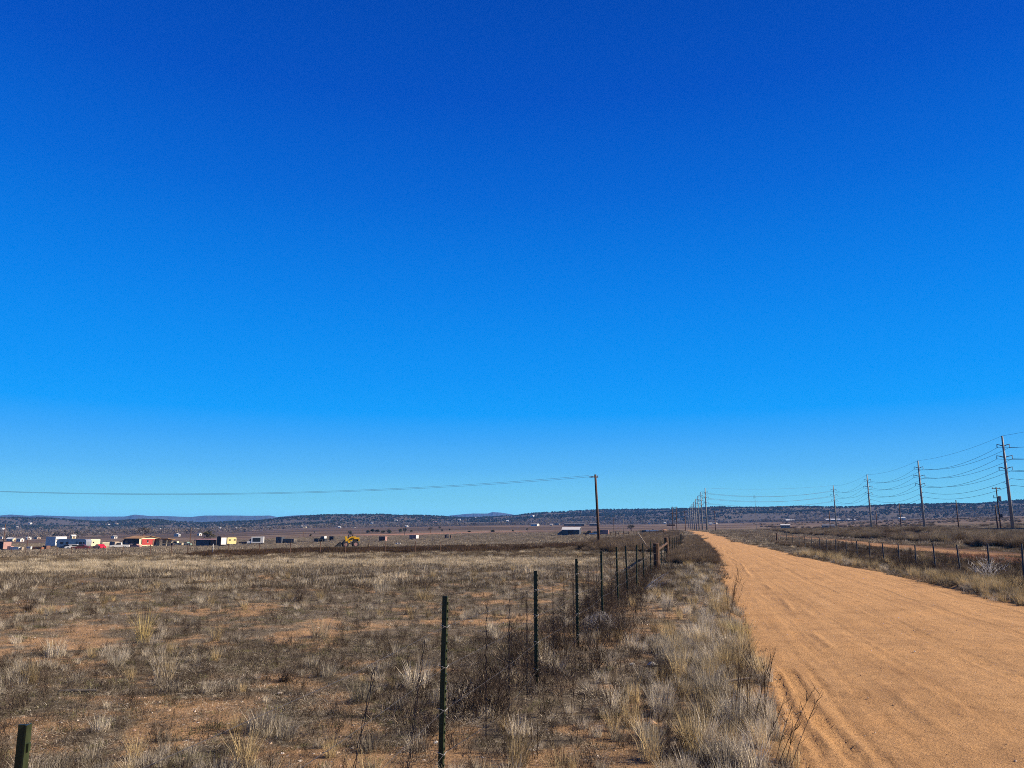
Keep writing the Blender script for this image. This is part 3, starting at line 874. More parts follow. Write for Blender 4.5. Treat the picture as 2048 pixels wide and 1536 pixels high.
# near field and verges, plant by plant
for (n, r0, r1) in ((19000, 3.2, 13), (27000, 13, 30), (18000, 30, 60)):
    X, Y, r = sector(n, r0, r1)
    keep = ~zone(X, Y)
    b = bare(X, Y) * (1 - sstep(35, 50, r))
    dens = 0.95 - 0.6 * b
    verge = (X > -2.3) & (X < 1.2)
    dens = np.where(verge, (0.30 + 0.26 * sstep(-1.2, 0.0, X)) * (0.75 + 0.4 * sstep(6, 12, r)), dens)
    trk = (X > 17.6) & (X < 22.6) & (Y > 52)
    dens = np.where(trk, 0.04, dens)
    dens = np.where((X > 14.5) & (X < 25) & (Y > 34) & (Y <= 60), 0.12, dens)
    dens = np.where((X > 26), 0.4, dens)
    keep &= rng.uniform(0, 1, n) < dens
    X, Y, r, verge = X[keep], Y[keep], r[keep], verge[keep]
    n = len(X)
    g = fbm(X / 2.6, Y / 2.6, 101, 3)
    idx = pick(n, [0, 1, 2, 3, 5, 6, 7, 8, 9, 10, 11, 12, 13], [1, 1, 1, .3, 1.5, 1.5, 1.5, 5, 5, 5, 1.6, 1.6, .3])
    vi = pick(n, [0, 1, 2, 3, 4, 5, 6, 8, 9, 13, 14], [1.6, 1.6, 1.6, .9, .9, 2.2, 2.2, 5, 5, 2.2, 2.2])
    vl = verge & (X < -0.7 + (fbm(X, Y / 2, 141, 2) - 0.5) * 1.2)
    vi = np.where(vl & (rng.uniform(0, 1, n) < 0.7), pick(n, [5, 6, 7, 8, 9, 10, 11], [2.5, 2.5, 2.5, 3, 3, 3, 1.2]), vi)
    idx = np.where(verge, vi, idx)
    rv = X > 5
    ri = pick(n, [0, 1, 3, 4, 5, 6, 7, 8, 9, 13], [2, 2, 3, 3, 2, 2, 2, 1, 1, .6])
    rj = pick(n, [0, 3, 5, 6, 7, 24, 25], [1, .6, 3, 3, 3, 1.2, 1.2])
    idx = np.where(rv, np.where(X > 8.6 + 1.6 * fbm(Y / 3, X, 151, 2), rj, ri), idx)
    # tufts only where the tuft noise is high; elsewhere stubble
    low = (g < 0.52) & ~verge & ~rv
    idx = np.where(low & (idx < 5), 8 + rng.integers(0, 3, n), idx)
    sz = (0.3 + 0.6 * rng.uniform(0, 1, n) ** 1.6) * np.where(verge, np.where(X > -0.9, 1.0, 0.95), 0.85) * np.where(rv, 1.3, 1.0) * (1 + 0.35 * sstep(28, 60, r))
    put(X, Y, idx, sz)
# pale grass belt
X, Y, r = sector(5500, 35, 48, -39, 6)
k = (X < -3) & (rng.uniform(0, 1, len(X)) < np.clip(sstep(36, 40, r) * (1 - sstep(43, 48, r)), 0, 1))
put(X[k], Y[k], pick(k.sum(), [18, 19], [1, 1]), rng.uniform(0.25, 0.5, k.sum()))
# patches in the middle distance
X, Y, r = sector(22000, 24, 130)
k = ~zone(X, Y) & ~((X > 17) & (X < 23) & (Y > 52)) & ~((X > 14.5) & (X < 25) & (Y > 34) & (Y <= 60)) & (rng.uniform(0, 1, len(X)) < 0.85)
n = k.sum()
ii = np.where(((r[k] > 47) & (X[k] < 0)) | (X[k] > 9.5), pick(n, [24, 25, 15, 18], [4, 4, 1.0, .35]), pick(n, [15, 16, 17, 24, 25, 18], [2, 2, 2, 1, 1, .3]))
put(X[k], Y[k], ii, rng.uniform(0.35, 0.8, n))
X, Y, r = sector(26000, 100, 480)
k = ~zone(X, Y) & ~((X > 17) & (X < 23) & (Y < 240)) & ~((X > 42) & (X < 52) & (Y < 500))
n = k.sum()
put(X[k], Y[k], pick(n, [20, 21, 18], [3, 3, .7]), rng.uniform(0.35, 0.8, n))
# dark weed belt in front of the yard
X, Y, r = sector(19000, 66, 150, -24, 9)
a = np.degrees(np.arctan2(X, Y)) + 13.5
rc = 98 + 6 * np.sin(a * 0.35) + 14 * (fbm(a * 0.22, a * 0, 113, 3) - 0.5)
w = np.exp(-((r - rc) / 9) ** 2) * sstep(-23, -19.5, a) * (1 - 0.75 * sstep(-9, -6, a)) + 0.9 * np.exp(-((r - 118) / 8) ** 2) * sstep(-9, -5, a) * (1 - sstep(1.5, 3, a)) * 0.8
k = (rng.uniform(0, 1, len(X)) < w * 1.1) & (X < -6)
put(X[k], Y[k], pick(k.sum(), [22, 23], [1, 1]), rng.uniform(0.25, 0.5, k.sum()))
# dark weeds crowding the near fence and the far verge
Y = rng.uniform(7, 34, 330); X = rng.normal(-2.0, 0.45, 330)
k = X < -1.0
put(X[k], Y[k], rng.integers(5, 8, k.sum()), rng.uniform(0.9, 1.7, k.sum()))
Y = rng.uniform(20, 95, 1500); X = rng.uniform(8.0, 15.5, 1500)
k = fbm(X / 2.5, Y / 4, 161, 3) > 0.46
put(X[k], Y[k], rng.integers(5, 8, k.sum()), rng.uniform(1.2, 2.3, k.sum()))
scatter('dry_grass', 'field', np.concatenate(PX), np.concatenate(PI), np.concatenate(PS), 'dry grey grass, weeds and litter covering the field and verges', 'grass')

# brush on the railway bank, along the far verge and by the fence
PX, PI, PS = [], [], []
Y = rng.uniform(20, 420, 5200); X = rng.uniform(25.5, 42.5, 5200)
w = fbm(X / 5, Y / 9, 121, 3)
k = (w > 0.42) & (X - 25 > 6 * fbm(Y / 12, X * 0, 123, 3) * 0.8)
zt = terr(X[k], Y[k])
put(X[k], Y[k], rng.integers(0, 3, k.sum()), np.minimum(rng.uniform(0.7, 1.45, k.sum()), np.maximum(0.15, (1.72 + 0.7 * sstep(110, 160, Y[k]) - zt) / 1.1)))
Y = rng.uniform(24, 300, 2600); X = rng.uniform(8.2, 15.0, 2600)
k = (fbm(X / 3, Y / 6, 125, 3) > 0.50) & (np.abs(X - 4) > 4.6)
put(X[k], Y[k], rng.integers(0, 2, k.sum()), rng.uniform(0.2, 0.42, k.sum()))
Y = rng.uniform(60, 330, 2200); X = rng.uniform(-14, -2.4, 2200) + road_c(Y) - 3.2
k = (fbm(X / 4, Y / 12, 127, 3) > 0.50)
put(X[k], Y[k], rng.integers(0, 2, k.sum()), rng.uniform(0.4, 0.9, k.sum()))
Y = 40 + rng.uniform(0, 1, 520) ** 1.4 * 130; X = rng.uniform(-1.5, 0.6, 520) + np.minimum(0, road_c(Y) - 3.3)
put(X, Y, rng.integers(0, 2, 520), rng.uniform(0.3, 0.6, 520))
X, Y, r = sector(2600, 300, 1100, 13, 39)
k = fbm(X / 30, Y / 30, 129, 3) > 0.52
k &= X > 55
put(X[k], Y[k], rng.integers(0, 3, k.sum()), rng.uniform(0.9, 1.8, k.sum()))
scatter('brush', 'brush', np.concatenate(PX), np.concatenate(PI), np.concatenate(PS), 'tangle of dry brown brush on the railway bank and road verges', 'brush')

# gravel in the bare soil and on the road edge
PX, PI, PS = [], [], []
X, Y, r = sector(30000, 3.2, 24)
X2, Y2, r2 = sector(26000, 3.2, 11)
X = np.concatenate([X, X2]); Y = np.concatenate([Y, Y2]); r = np.concatenate([r, r2])
b = bare(X, Y)
k = (rng.uniform(0, 1, len(X)) < 0.12 + 0.88 * b) & ~zone(X, Y)
n = k.sum()
put(X[k], Y[k], rng.integers(0, 6, n), 0.006 + 0.02 * rng.uniform(0, 1, n) ** 3)
Y = 4.5 + rng.uniform(0, 1, 5000) ** 1.6 * 22; X = road_c(Y) + rng.uniform(-1.0, 1.0, 5000) * road_h(Y)
k = rng.uniform(0, 1, 5000) < 0.12 + 0.7 * sstep(0.8, 1.0, np.abs(X - 4.05) / 3.4)
XX, YY = X[k], Y[k]
zr = terr(XX, YY, False) * 0.25 + terr(np.full(len(YY), 4.0), YY, False) * 0.75 + 0.05 * (1 - ((XX - 4.05) / 3.42) ** 2) - 0.05
PX.append(np.stack([XX, YY, zr], -1)); PI.append(rng.integers(0, 6, len(XX))); PS.append(0.003 + 0.012 * rng.uniform(0, 1, len(XX)) ** 4)
scatter('gravel', 'gravel', np.concatenate(PX), np.concatenate(PI), np.concatenate(PS), 'small pale and orange stones strewn over the bare earth', 'gravel', 0.5)

# juniper scrub on the hills and bare trees in the valley
X, Y, r = sector(46000, 1550, 3000, -39, 39)
Rr = 2600 + 260 * np.sin((np.degrees(np.arctan2(X, Y)) + 13.5) * 0.16 + 1.0)
w = fbm(X / 120, Y / 120, 131, 3)
k = (r < Rr * 1.03) & (rng.uniform(0, 1, len(X)) < np.clip((w - 0.27) * 3.6, 0, 1) * (0.3 + 0.7 * sstep(1600, 2000, r)))
P = np.stack([X[k], Y[k], terr(X[k], Y[k]) - 0.3], -1)
n = k.sum()
scatter('juniper_scrub', 'juniper', P, rng.integers(0, 3, n), rng.uniform(0.6, 1.5, n), 'dark juniper scrub dotted over the low hills', 'scrub', 0.05)
X, Y, r = sector(11000, 800, 1900, -39, 39)
a = np.degrees(np.arctan2(X, Y)) + 13.5
w = fbm(X / 130, Y / 130, 135, 3)
k = (w > 0.41) & (r > np.interp(a, [-39, -24, -18, -12, 0, 14, 39], [820, 840, 1050, 1250, 1350, 1350, 1450])) & (rng.uniform(0, 1, len(X)) < 0.85)
P = np.stack([X[k], Y[k], terr(X[k], Y[k]) - 0.3], -1); n = k.sum()
scatter('bare_wood', 'baretrees', P, rng.integers(0, 3, n), rng.uniform(0.6, 1.25, n), 'leafless grey brown trees massed along the valley below the hills', 'wood', 0.05)
# ------------------------------------------------------------------ near barbed wire fence on T-posts
def tpost_mesh(h, studs=True):
    b = MB()
    w = 0.035; d = 0.033; t = 0.006
    # flange faces the road (+x), web behind it
    b.box((0, 0, h / 2 - 0.15), (t, w, h + 0.3))
    b.box((-d / 2 - t / 2, 0, h / 2 - 0.15), (d, t, h + 0.3))
    if studs:
        z = h - 0.05
        while z > 0.05:
            b.box((t / 2 + 0.004, 0, z), (0.009, 0.016, 0.018)); z -= 0.055
    return b

FENCE_X = -1.82
STRANDS = (1.04, 0.76, 0.47, 0.18)
def barbed(name_parent, pts, mat, r=0.0016, barbs=True):
    b = MB()
    b.tube(pts, r, 3, False)
    if barbs:
        for i in range(len(pts) - 1):
            p, q = Vector(pts[i]), Vector(pts[i + 1])
            L_ = (q - p).length
            n = int(L_ / 0.13)
            for k in range(n):
                c = p.lerp(q, (k + 0.5) / max(n, 1))
                v = Vector((random.gauss(0, 1), random.gauss(0, 0.4), random.gauss(0, 1))).normalized() * 0.014
                b.tube([c - v, c + v], 0.0011, 3, False)
    return b.build('wire', mat, name_parent)

fence = empty('barbed_wire_fence', (FENCE_X, 5.5, gz(FENCE_X, 5.5)))
tag(fence, 'barbed wire fence on dark green steel posts along the left side of the dirt road', 'fence')
FX0 = Vector(fence.location)
d0 = ray(70, 1443); t0 = -0.44 / d0[2]
p0 = Vector((d0[0] * t0, d0[1] * t0, 0)); p0.z = gz(p0.x, p0.y)
posts = [(p0.x, p0.y, EYE - 0.44 - p0.z, 0.02, 0.0)]
for (y, h) in [(5.53, 1.25), (8.88, 1.25), (11.93, 1.29), (14.88, 1.30), (17.76, 1.33), (20.25, 1.30), (22.98, 1.29), (26.31, 1.27), (30.0, 1.25), (37.6, 1.2), (41.5, 1.25), (49.5, 1.2), (53.5, 1.2), (58, 1.2), (63, 1.2), (68, 1.2), (74, 1.2), (80, 1.2), (87, 1.2), (94, 1.2), (102, 1.2), (111, 1.2), (121, 1.2), (132, 1.2)]:
    xo = FENCE_X + min(0, float(road_c(y)) - 3.6) * 0.9
    posts.append((xo + random.uniform(-.02, .02), y, h, random.gauss(0, 0.012), random.gauss(0, 0.012)))
near_mesh = {}
for i, (x, y, h, tx, ty) in enumerate(posts):
    z = gz(x, y)
    if i < 4:
        o = tpost_mesh(h).build('post', M['tpost'], fence)
    else:
        if 'm' not in near_mesh:
            o = tpost_mesh(1.25, False).build('post', M['tpost'], fence); near_mesh['m'] = o
        else:
            o = near_mesh['m'].copy(); col.objects.link(o); o.parent = fence
        o.scale = (1, 1, h / 1.25)
    if i < 4:
        for sst in STRANDS:
            cb = MB(); zc = sst * h / 1.25
            cb.tube([(0.012, -0.026, zc - 0.006), (-0.02, -0.024, zc + 0.004), (-0.048, -0.004, zc + 0.008)], 0.0028, 4); cb.tube([(0.012, -0.026, zc - 0.006), (0.014, 0.03, zc + 0.004)], 0.0028, 4)
            cb.build('clip', M['steel'], o)
    if i == 0:
        o.scale = (0.62, 0.62, 1)
    o.location = Vector((x, y, z)) - FX0
    o.rotation_euler = (tx, ty, random.uniform(-.12, .12) if i else R(15))
for s in STRANDS:
    pts = []
    for i, (x, y, h, tx, ty) in enumerate(posts[:14]):
        z = gz(x, y)
        pts.append(Vector((x + 0.012, y, z + s * h / 1.25)) - FX0)
        if i < 13:
            x2, y2, h2 = posts[i + 1][:3]
            pts.append(Vector(((x + x2) / 2, (y + y2) / 2, (z + gz(x2, y2)) / 2 + s - 0.03 - (0.1 if s < 0.3 else 0))) - FX0)
    pts = [Vector((-1.6, -2.0, 0.1 + s)) - FX0] + pts
    barbed(fence, [tuple(p) for p in pts], M['wire'], barbs=True)
# twisted wire stays hanging between the strands
def stay(x, y, z0, z1, lx, ly):
    b = MB()
    g = gz(x, y)
    n = 46
    for ph in (0, math.pi):
        pts = []
        for k in range(n + 1):
            t = k / n
            a = t * 30 + ph
            rr = 0.0065
            pts.append(Vector((x + lx * t + rr * math.cos(a), y + ly * t + rr * math.sin(a), g + z0 + (z1 - z0) * t)) - FX0)
        b.tube([tuple(p) for p in pts], 0.0024, 3, False)
    b.build('stay', M['rustwire'], fence)
for (px, y, z0, z1, lx, ly) in [(662, 3.75, -0.02, 1.0, 0.10, 0.25), (795, 4.7, 0.0, 1.02, 0.05, 0.2), (962, 6.6, 0.02, 1.08, 0, 0), (1012, 7.4, 0.02, 1.08, 0, 0.03), (1049, 8.2, 0.02, 1.08, 0, 0), (1100, 9.7, 0.05, 1.08, 0, 0), (1125, 10.5, 0.05, 1.08, 0.0, 0.0), (1146, 11.3, 0.05, 1.1, 0, 0), (1176, 12.9, 0.05, 1.1, 0, 0), (1190, 13.9, 0.05, 1.1, 0, 0), (1218, 16.2, 0.05, 1.1, 0, 0), (1227, 17.0, 0.05, 1.1, 0, 0), (1244, 19.0, 0.05, 1.1, 0, 0)]:
    stay(FENCE_X + 0.012, y, z0, z1, lx, ly)
# railway-tie brace posts
def tie_post(y, w, h, ry=0.0):
    b = MB()
    x = FENCE_X + min(0, float(road_c(y)) - 3.6) * 0.9
    b.tube([(0, 0, -0.3), (0.003, 0, h * 0.5), (0, 0.004, h * 0.97), (0, 0, h)], [w / 2 * 1.05, w / 2, w / 2 * 0.97, w / 2 * 0.8], 10)
    o = b.build('brace_post', M['oldwood'], fence)
    o.location = Vector((x, y, gz(x, y))) - FX0
    o.rotation_euler = (0, ry, 0)
    return o
o = tie_post(33.5, 0.26, 1.16); o['label'] = 'thick rusty brown brace post'
tie_post(45.6, 0.24, 1.28, R(-4))
b = MB()
b.tube([tuple(Vector((FENCE_X, 33.6, gz(FENCE_X, 33.6) + 0.85)) - FX0), tuple(Vector((FENCE_X - 0.05, 45.5, gz(FENCE_X, 45.5) + 0.95)) - FX0)], 0.06, 8)
b.build('brace_rail', M['oldwood'], fence)
# pale pole leaning on the fence
pb, _ = hit(1299, 1092)
pb = at_r(1298, 62); b = MB(); d = Vector((-1.0, 1.6, 1.35))
b.tube([(0, 0, 0), tuple(d * 0.5 + Vector((0, 0, .02))), tuple(d)], [0.04, 0.035, 0.03], 7)
o = b.build('leaning_pole', M['palewood']); o.location = pb + Vector((0, 0, 0.15))
tag(o, 'pale bare wooden pole leaning beyond the thick brace post', 'pole')

# ------------------------------------------------------------------ fence beyond the road
rf = empty('wire_fence', (10.4, 29.6, gz(10.4, 29.6)))
tag(rf, 'thin wire fence with slim dark posts in the right verge beyond the dirt road', 'fence')
RX0 = Vector(rf.location)
proto = None
tops = []
for k, y in enumerate([23.4, 26.5, 29.56, 32.68, 36.1, 39.63, 42.93, 46.3, 49.9, 53.8, 57.9, 62.1, 66.4, 70.9, 75, 80, 85, 90, 96, 102.3]):
    x = 10.4
    z = gz(x, y)
    if proto is None:
        b = MB()
        b.tube([(0, 0, -.3), (0, 0, 1.25)], [0.036, 0.033], 7)
        o = b.build('post', M['darksteel'], rf); proto = o
    else:
        o = proto.copy(); col.objects.link(o); o.parent = rf
    o.location = Vector((x, y, z)) - RX0
    o.rotation_euler = (random.gauss(0, .02), random.gauss(0, .03), random.uniform(-.3, .3))
    tops.append((x, y, z))
for s in (1.1, 0.75, 0.4):
    b = MB(); b.tube([tuple(Vector((x, y, z + s)) - RX0) for x, y, z in tops], 0.002, 3, False)
    b.build('wire', M['wire'], rf)
xg, yg = 8.6, 70.0
o = MB().tube([(0, 0, -.2), (0, 0, 1.25)], [0.11, 0.10], 8).build('fence_post', M['polewood']); 
p, r_ = hit(1554, 1084); o.location = (p.x, p.y, gz(p.x, p.y))
tag(o, 'short thick dark post at the far end of the right verge fence', 'post')

# ------------------------------------------------------------------ fences across the field
def field_fence(name, label, spots, h, mat, wires, rad=0.03, rails=()):
    p0, _ = hit(*spots[0])
    root = empty(name, p0); tag(root, label, 'fence')
    base = Vector(p0); pr = None; tp = []
    for (px, py) in spots:
        p, r_ = hit(px, py)
        tp.append(p)
        if pr is None:
            o = MB().tube([(0, 0, -0.3), (0, 0, h)], rad, 6).build('post', mat, root); pr = o
        else:
            o = pr.copy(); col.objects.link(o); o.parent = root
        o.location = p - base; o.scale = (1, 1, random.uniform(0.92, 1.08))
        o.rotation_euler = (random.gauss(0, .02), random.gauss(0, .02), 0)
    for s in wires:
        MB().tube([tuple(p - base + Vector((0, 0, s))) for p in tp], 0.003, 3, False).build('wire', M['wire'], root)
    for s in rails:
        MB().tube([tuple(p - base + Vector((0, -0.05, s))) for p in tp], 0.05, 5, False).build('rail', mat, root)
    return root
field_fence('wire_fence', 'low wire fence with dark posts crossing the field before the yard', [(x, 1111 - 0.006 * max(0, x - 100)) for x in (-70, -38, -10, 22, 50, 80, 113, 143, 174, 205, 245, 300, 342, 375, 455, 518, 580, 640, 690, 737, 770, 830, 880)], 1.15, M['polewood'], (1.05, 0.7, 0.35), 0.045)
p, r_ = hit(425, 1111)
o = MB().box((0, 0, 0.45), (0.07, 0.04, 1.5)).build('stake', M['white']); o.location = p
tag(o, 'short white stake standing in the field below the grey shed', 'stake')
field_fence('rail_fence', 'pale wooden rail fence running behind the white box truck', [(x, 1088 - (x - 474) * 0.009) for x in range(474, 760, 9)], 1.5, M['greywood'], (), 0.07, (1.3, 0.75))
field_fence('corral_fence', 'dark post corral fence beyond the thick brace post', [(1221, 1072), (1231, 1074), (1238, 1077), (1248, 1075), (1258, 1076), (1268, 1072), (1274, 1071), (1282, 1071), (1300, 1071), (1313, 1071), (1327, 1071), (1340, 1070)], 1.5, M['oldwood'], (), 0.11, (1.1,))
field_fence('rail_fence', 'pale rail fence running along the yard left of the grey shed', [(x, 1093.5) for x in range(322, 388, 9)], 1.3, M['greywood'], (), 0.06, (1.2,))
# ------------------------------------------------------------------ railway
def strip(name, xs_zs, y0, y1, mat, parent=None, ny=60, base=1.5):
    ys = np.linspace(y0, y1, ny); V = []; F = []; n = len(xs_zs)
    for y in ys:
        for x, z in xs_zs:
            V.append((x, y, z))
    for i in range(ny - 1):
        for j in range(n - 1):
            F.append((i * n + j, i * n + j + 1, (i + 1) * n + j + 1, (i + 1) * n + j))
    return mesh_obj(name, V, F, mat, parent)
bed = strip('railway_bed', [(42.5, 0.9), (43.2, 1.45), (44.4, 1.78), (47.6, 1.78), (48.8, 1.45), (50, 0.9)], 10, 520, M['ballast'])
tag(bed, kind='structure')
for x in (45.3, 46.74):
    b = MB(); b.box((x, 265, 1.885), (0.07, 510, 0.17)); b.build('rail', M['rail'], bed)
tie = None
for k in range(300):
    if tie is None:
        tie = MB().box((0, 0, 0), (2.5, 0.24, 0.1)).build('tie', M['oldwood'], bed); o = tie
    else:
        o = tie.copy(); col.objects.link(o); o.parent = bed
    o.location = (46.02, 60 + k * 0.6, 1.80)

# ------------------------------------------------------------------ tall steel transmission poles
ARM = [0.10, 0.22, 0.34]
def steel_pole(loc, h, label, arm=1.7, low=True):
    root = empty('steel_power_pole', loc)
    tag(root, label, 'power pole', 'tall steel transmission poles')
    MB().tube([(0, 0, -0.5), (0, 0, h * 0.5), (0, 0, h)], [0.42, 0.32, 0.2], 12).build('shaft', M['steel'], root, True)
    for f, L_ in zip(ARM, (0.8, 1.0, 0.85)):
        for s in (-1, 1):
            z = h * (1 - f)
            a = MB(); a.tube([(s * 0.2, 0, z - 0.15), (s * arm * L_ * 0.6, 0, z + 0.1), (s * arm * L_, 0, z + 0.25)], [0.13, 0.1, 0.07], 6)
            ar = a.build('arm', M['steel'], root)
            i_ = MB()
            for q in range(4):
                i_.tube([(s * arm * L_, 0, z + 0.2 - q * 0.2), (s * arm * L_, 0, z + 0.08 - q * 0.2)], [0.10, 0.13], 6)
            i_.build('insulator', M['porcelain'], ar)
    if low:
        for f, s in ((0.46, 1), (0.53, 1), (0.50, -1)):
            z = h * (1 - f)
            MB().tube([(0.2 * s, 0, z - 0.1), (0.9 * s, 0, z + 0.15)], [0.07, 0.05], 6).build('bracket', M['steel'], root)
    return root

def on_x(px, X, py=1056):
    d = ray(px, py); t = X / d[0]
    return X, d[1] * t
poles = []
WORDS_A = ['tall steel power pole nearest the right edge of the photo', 'second tall steel power pole left of the one at the right edge', 'third tall steel power pole from the right edge, above the scrub bank', 'last tall steel power pole right of the road before the line crosses']
for (px, pt, lab) in [(2026, 871, 0), (1849, 921, 1), (1743, 949, 2), (1673, 971, 3)]:
    x, y = on_x(px, 72.0)
    g = gz(x, y); r_ = math.hypot(x, y)
    _, sl = az_sl(px - 8, pt)
    h = EYE + sl * r_ - g
    steel_pole((x, y, g), h, WORDS_A[lab])
    poles.append((x, y, g, h))
WORDS_B = ['nearest steel power pole of the row beside the far end of the road', 'second steel power pole of the row at the far end of the road', 'third steel power pole of the row at the far end of the road', 'fourth steel power pole of the row at the far end of the road', 'fifth steel power pole of the row at the far end of the road', 'sixth steel power pole of the row at the far end of the road', 'seventh steel power pole of the row at the far end of the road', 'farthest steel power pole of the row at the far end of the road']
rs = [403, 447, 498, 548, 604, 655, 710, 790]
for k, (pb, pt) in enumerate([(1414, 976), (1405, 984), (1398.5, 992), (1393.5, 998), (1389.5, 1004), (1386, 1008), (1382, 1012), (1378, 1016.5)]):
    p = at_r(pb, rs[k]); _, sl = az_sl(pb - 3, pt)
    h = EYE + sl * rs[k] - p.z
    steel_pole(p, h, WORDS_B[k], 1.5)
    poles.append((p.x, p.y, p.z, h))

def catenary(a, b, sag, n=14):
    a, b = Vector(a), Vector(b)
    return [tuple(a.lerp(b, k / n) - Vector((0, 0, 4 * sag * (k / n) * (1 - k / n)))) for k in range(n + 1)]
x1, y1, g1, h1 = poles[0]
start = (x1 + 1, y1 - 82, g1, h1)
chain = [start] + poles
WIRE_LAB = ['top shield wire strung along the tips of the steel poles', 'left upper conductor on the steel pole arms', 'right upper conductor on the steel pole arms', 'left middle conductor on the steel pole arms', 'right middle conductor on the steel pole arms', 'left lower conductor on the steel pole arms', 'right lower conductor on the steel pole arms', 'upper distribution wire below the steel pole arms', 'lowest distribution wire below the steel pole arms']
def attach(p, k):
    x, y, g, h = p
    if k == 0: return (x, y, g + h)
    if k < 7:
        i = (k - 1) // 2; s = -1 if k % 2 else 1
        L_ = (0.8, 1.0, 0.85)[i] * 1.65
        return (x + s * L_, y, g + h * (1 - ARM[i]) - 0.55)
    return (x + 0.9, y, g + h * (1 - (0.46 if k == 7 else 0.53)) + 0.15)
for k in range(9):
    b = MB()
    for i in range(len(chain) - 1):
        p, q = chain[i], chain[i + 1]
        span = math.hypot(p[0] - q[0], p[1] - q[1])
        sag = (0.9 if k == 0 else 1.7 + 0.15 * (k % 2)) * (span / 80.0) ** 2 * 1.2
        b.tube(catenary(attach(p, k), attach(q, k), min(sag, 3.5)), 0.036 if k else 0.026, 4, False)
    o = b.build('overhead_wire', M['cable'])
    tag(o, WIRE_LAB[k], 'wire', 'overhead conductors of the steel pole line')

# ------------------------------------------------------------------ wooden utility poles
p = at_r(1198, 80)
p, r_ = hit(1198.5, 1092)
_, sl = az_sl(1190, 949)
h = EYE + sl * r_ - p.z
root = empty('utility_pole', p); tag(root, 'dark brown wooden utility pole standing alone in the field, leaning slightly left', 'utility pole')
camx = Vector((math.cos(YAW), math.sin(YAW), 0)); camy = Vector((-math.sin(YAW), math.cos(YAW), 0))
top = -camx * 0.28 + Vector((0, 0, h))
MB().tube([(0, 0, -0.5), tuple(top * 0.5), tuple(top)], [0.17, 0.145, 0.12], 10).build('shaft', M['polewood'], root, True)
c0 = top - Vector((0, 0, 0.28))
arm = MB().tube([tuple(c0 - camx * 0.35 - camy * 0.2), tuple(c0 + camx * 0.3 + camy * 0.2)], 0.07, 6).build('crossarm', M['polewood'], root)
MB().tube([tuple(c0 - camx * 0.15), tuple(c0 - camx * 0.45), tuple(c0 - camx * 0.75)], [0.05, 0.075, 0.04], 7).build('insulator', M['porcelain'], root)
MB().tube([tuple(c0 + camx * 0.28 + Vector((0, 0, .02))), tuple(c0 + camx * 0.28 + Vector((0, 0, .17)))], [0.05, 0.04], 7).build('insulator', M['porcelain'], root)
e0 = Vector(p) + c0 - camx * 0.75
e1 = at_r(-330, 108); _, sl = az_sl(-330, 968); e1.z = EYE + sl * 108
for k, dz in enumerate((0.0, 0.16)):
    o = MB().tube(catenary(e0 + Vector((0, 0, dz)), e1 + Vector((0, 0, dz * 0.2)), 1.5, 40), 0.011, 4, False).build('overhead_wire', M['cable'])
    tag(o, ['lower of two sagging wires strung left from the lone brown utility pole', 'upper of two sagging wires strung left from the lone brown utility pole'][k], 'wire')

def wood_pole(px, ptop, pbase, label, r_=None, arms=0, transformer=False, rad=0.14, mat='polewood'):
    if r_ is None:
        p, r_ = hit(px, pbase)
    else:
        p = at_r(px, r_)
    _, sl = az_sl(px, ptop)
    h = EYE + sl * r_ - p.z
    root = empty('utility_pole', p); tag(root, label, 'utility pole')
    MB().tube([(0, 0, -0.4), (0, 0, h)], [rad * 1.2, rad * 0.85], 8).build('shaft', M[mat], root, True)
    for k in range(arms):
        z = h - 0.35 - 0.9 * k
        MB().box((0, 0, z), (2.2, 0.12, 0.14), R(20)).build('crossarm', M['polewood'], root)
        for s in (-0.95, 0.95):
            MB().tube([(s * math.cos(R(20)), s * math.sin(R(20)), z + 0.07), (s * math.cos(R(20)), s * math.sin(R(20)), z + 0.3)], [0.07, 0.05], 6).build('insulator', M['porcelain'], root)
    if transformer:
        MB().tube([(0.5, 0, h - 3.2), (0.5, 0, h - 3.0), (0.5, 0, h - 2.2), (0.5, 0, h - 2.1)], [0.28, 0.33, 0.33, 0.2], 10).build('transformer', M['grey'], root)
        MB().box((0.35, -0.1, h * 0.35), (0.5, 0.35, 0.8)).build('meter_box', M['darksteel'], root)
        MB().box((0, 0, h - 2.5), (1.6, 0.14, 0.14)).build('crossarm', M['polewood'], root)
        MB().tube([(-0.7, 0, h - 2.5), (-0.7, 0, h - 1.9)], 0.08, 6).build('insulator', M['porcelain'], root)
    return p, h
wood_pole(1228, 1035, 1066, 'thin dark utility pole just right of the lone brown utility pole')
wood_pole(1247, 1037, 1069, 'faint grey utility pole, second to the right of the lone brown pole', mat='greywood', rad=0.1)
wood_pole(1371, 1022, 1060, 'dark wooden pole with short crossarm left of the steel pole row', 330, 1)
wood_pole(1431, 1022, 1062, 'wooden utility pole beside the right edge of the road crest', 300, 1)
wood_pole(1661, 1022, 1053, 'short wooden pole just left of the fourth steel pole', 300)
wood_pole(1755, 1022, 1055, 'short bare pole between the second and third steel poles from the right', 270)
wood_pole(1803, 1006, 1053, 'bare wooden pole in front of the white box on the far flat', 262)
wood_pole(1918, 1000, 1052, 'bare wooden pole between the two nearest steel poles', 232)
wood_pole(1996, 1010, 1053, 'short dark pole standing close beside the transformer pole', 205, rad=0.16)
wood_pole(2002, 974, 1053, 'wooden utility pole with transformer left of the nearest steel pole', 215, 1, True)
wood_pole(809, 1028, 1071, 'grey utility pole in the field behind the small brown container', None, 1, rad=0.12, mat='greywood')
wood_pole(10, 1047, 1089, 'dark utility pole behind the red end trailer at the left edge', 300)
wood_pole(58, 1072, 1094, 'short dark pole left of the tall white camper', 280)
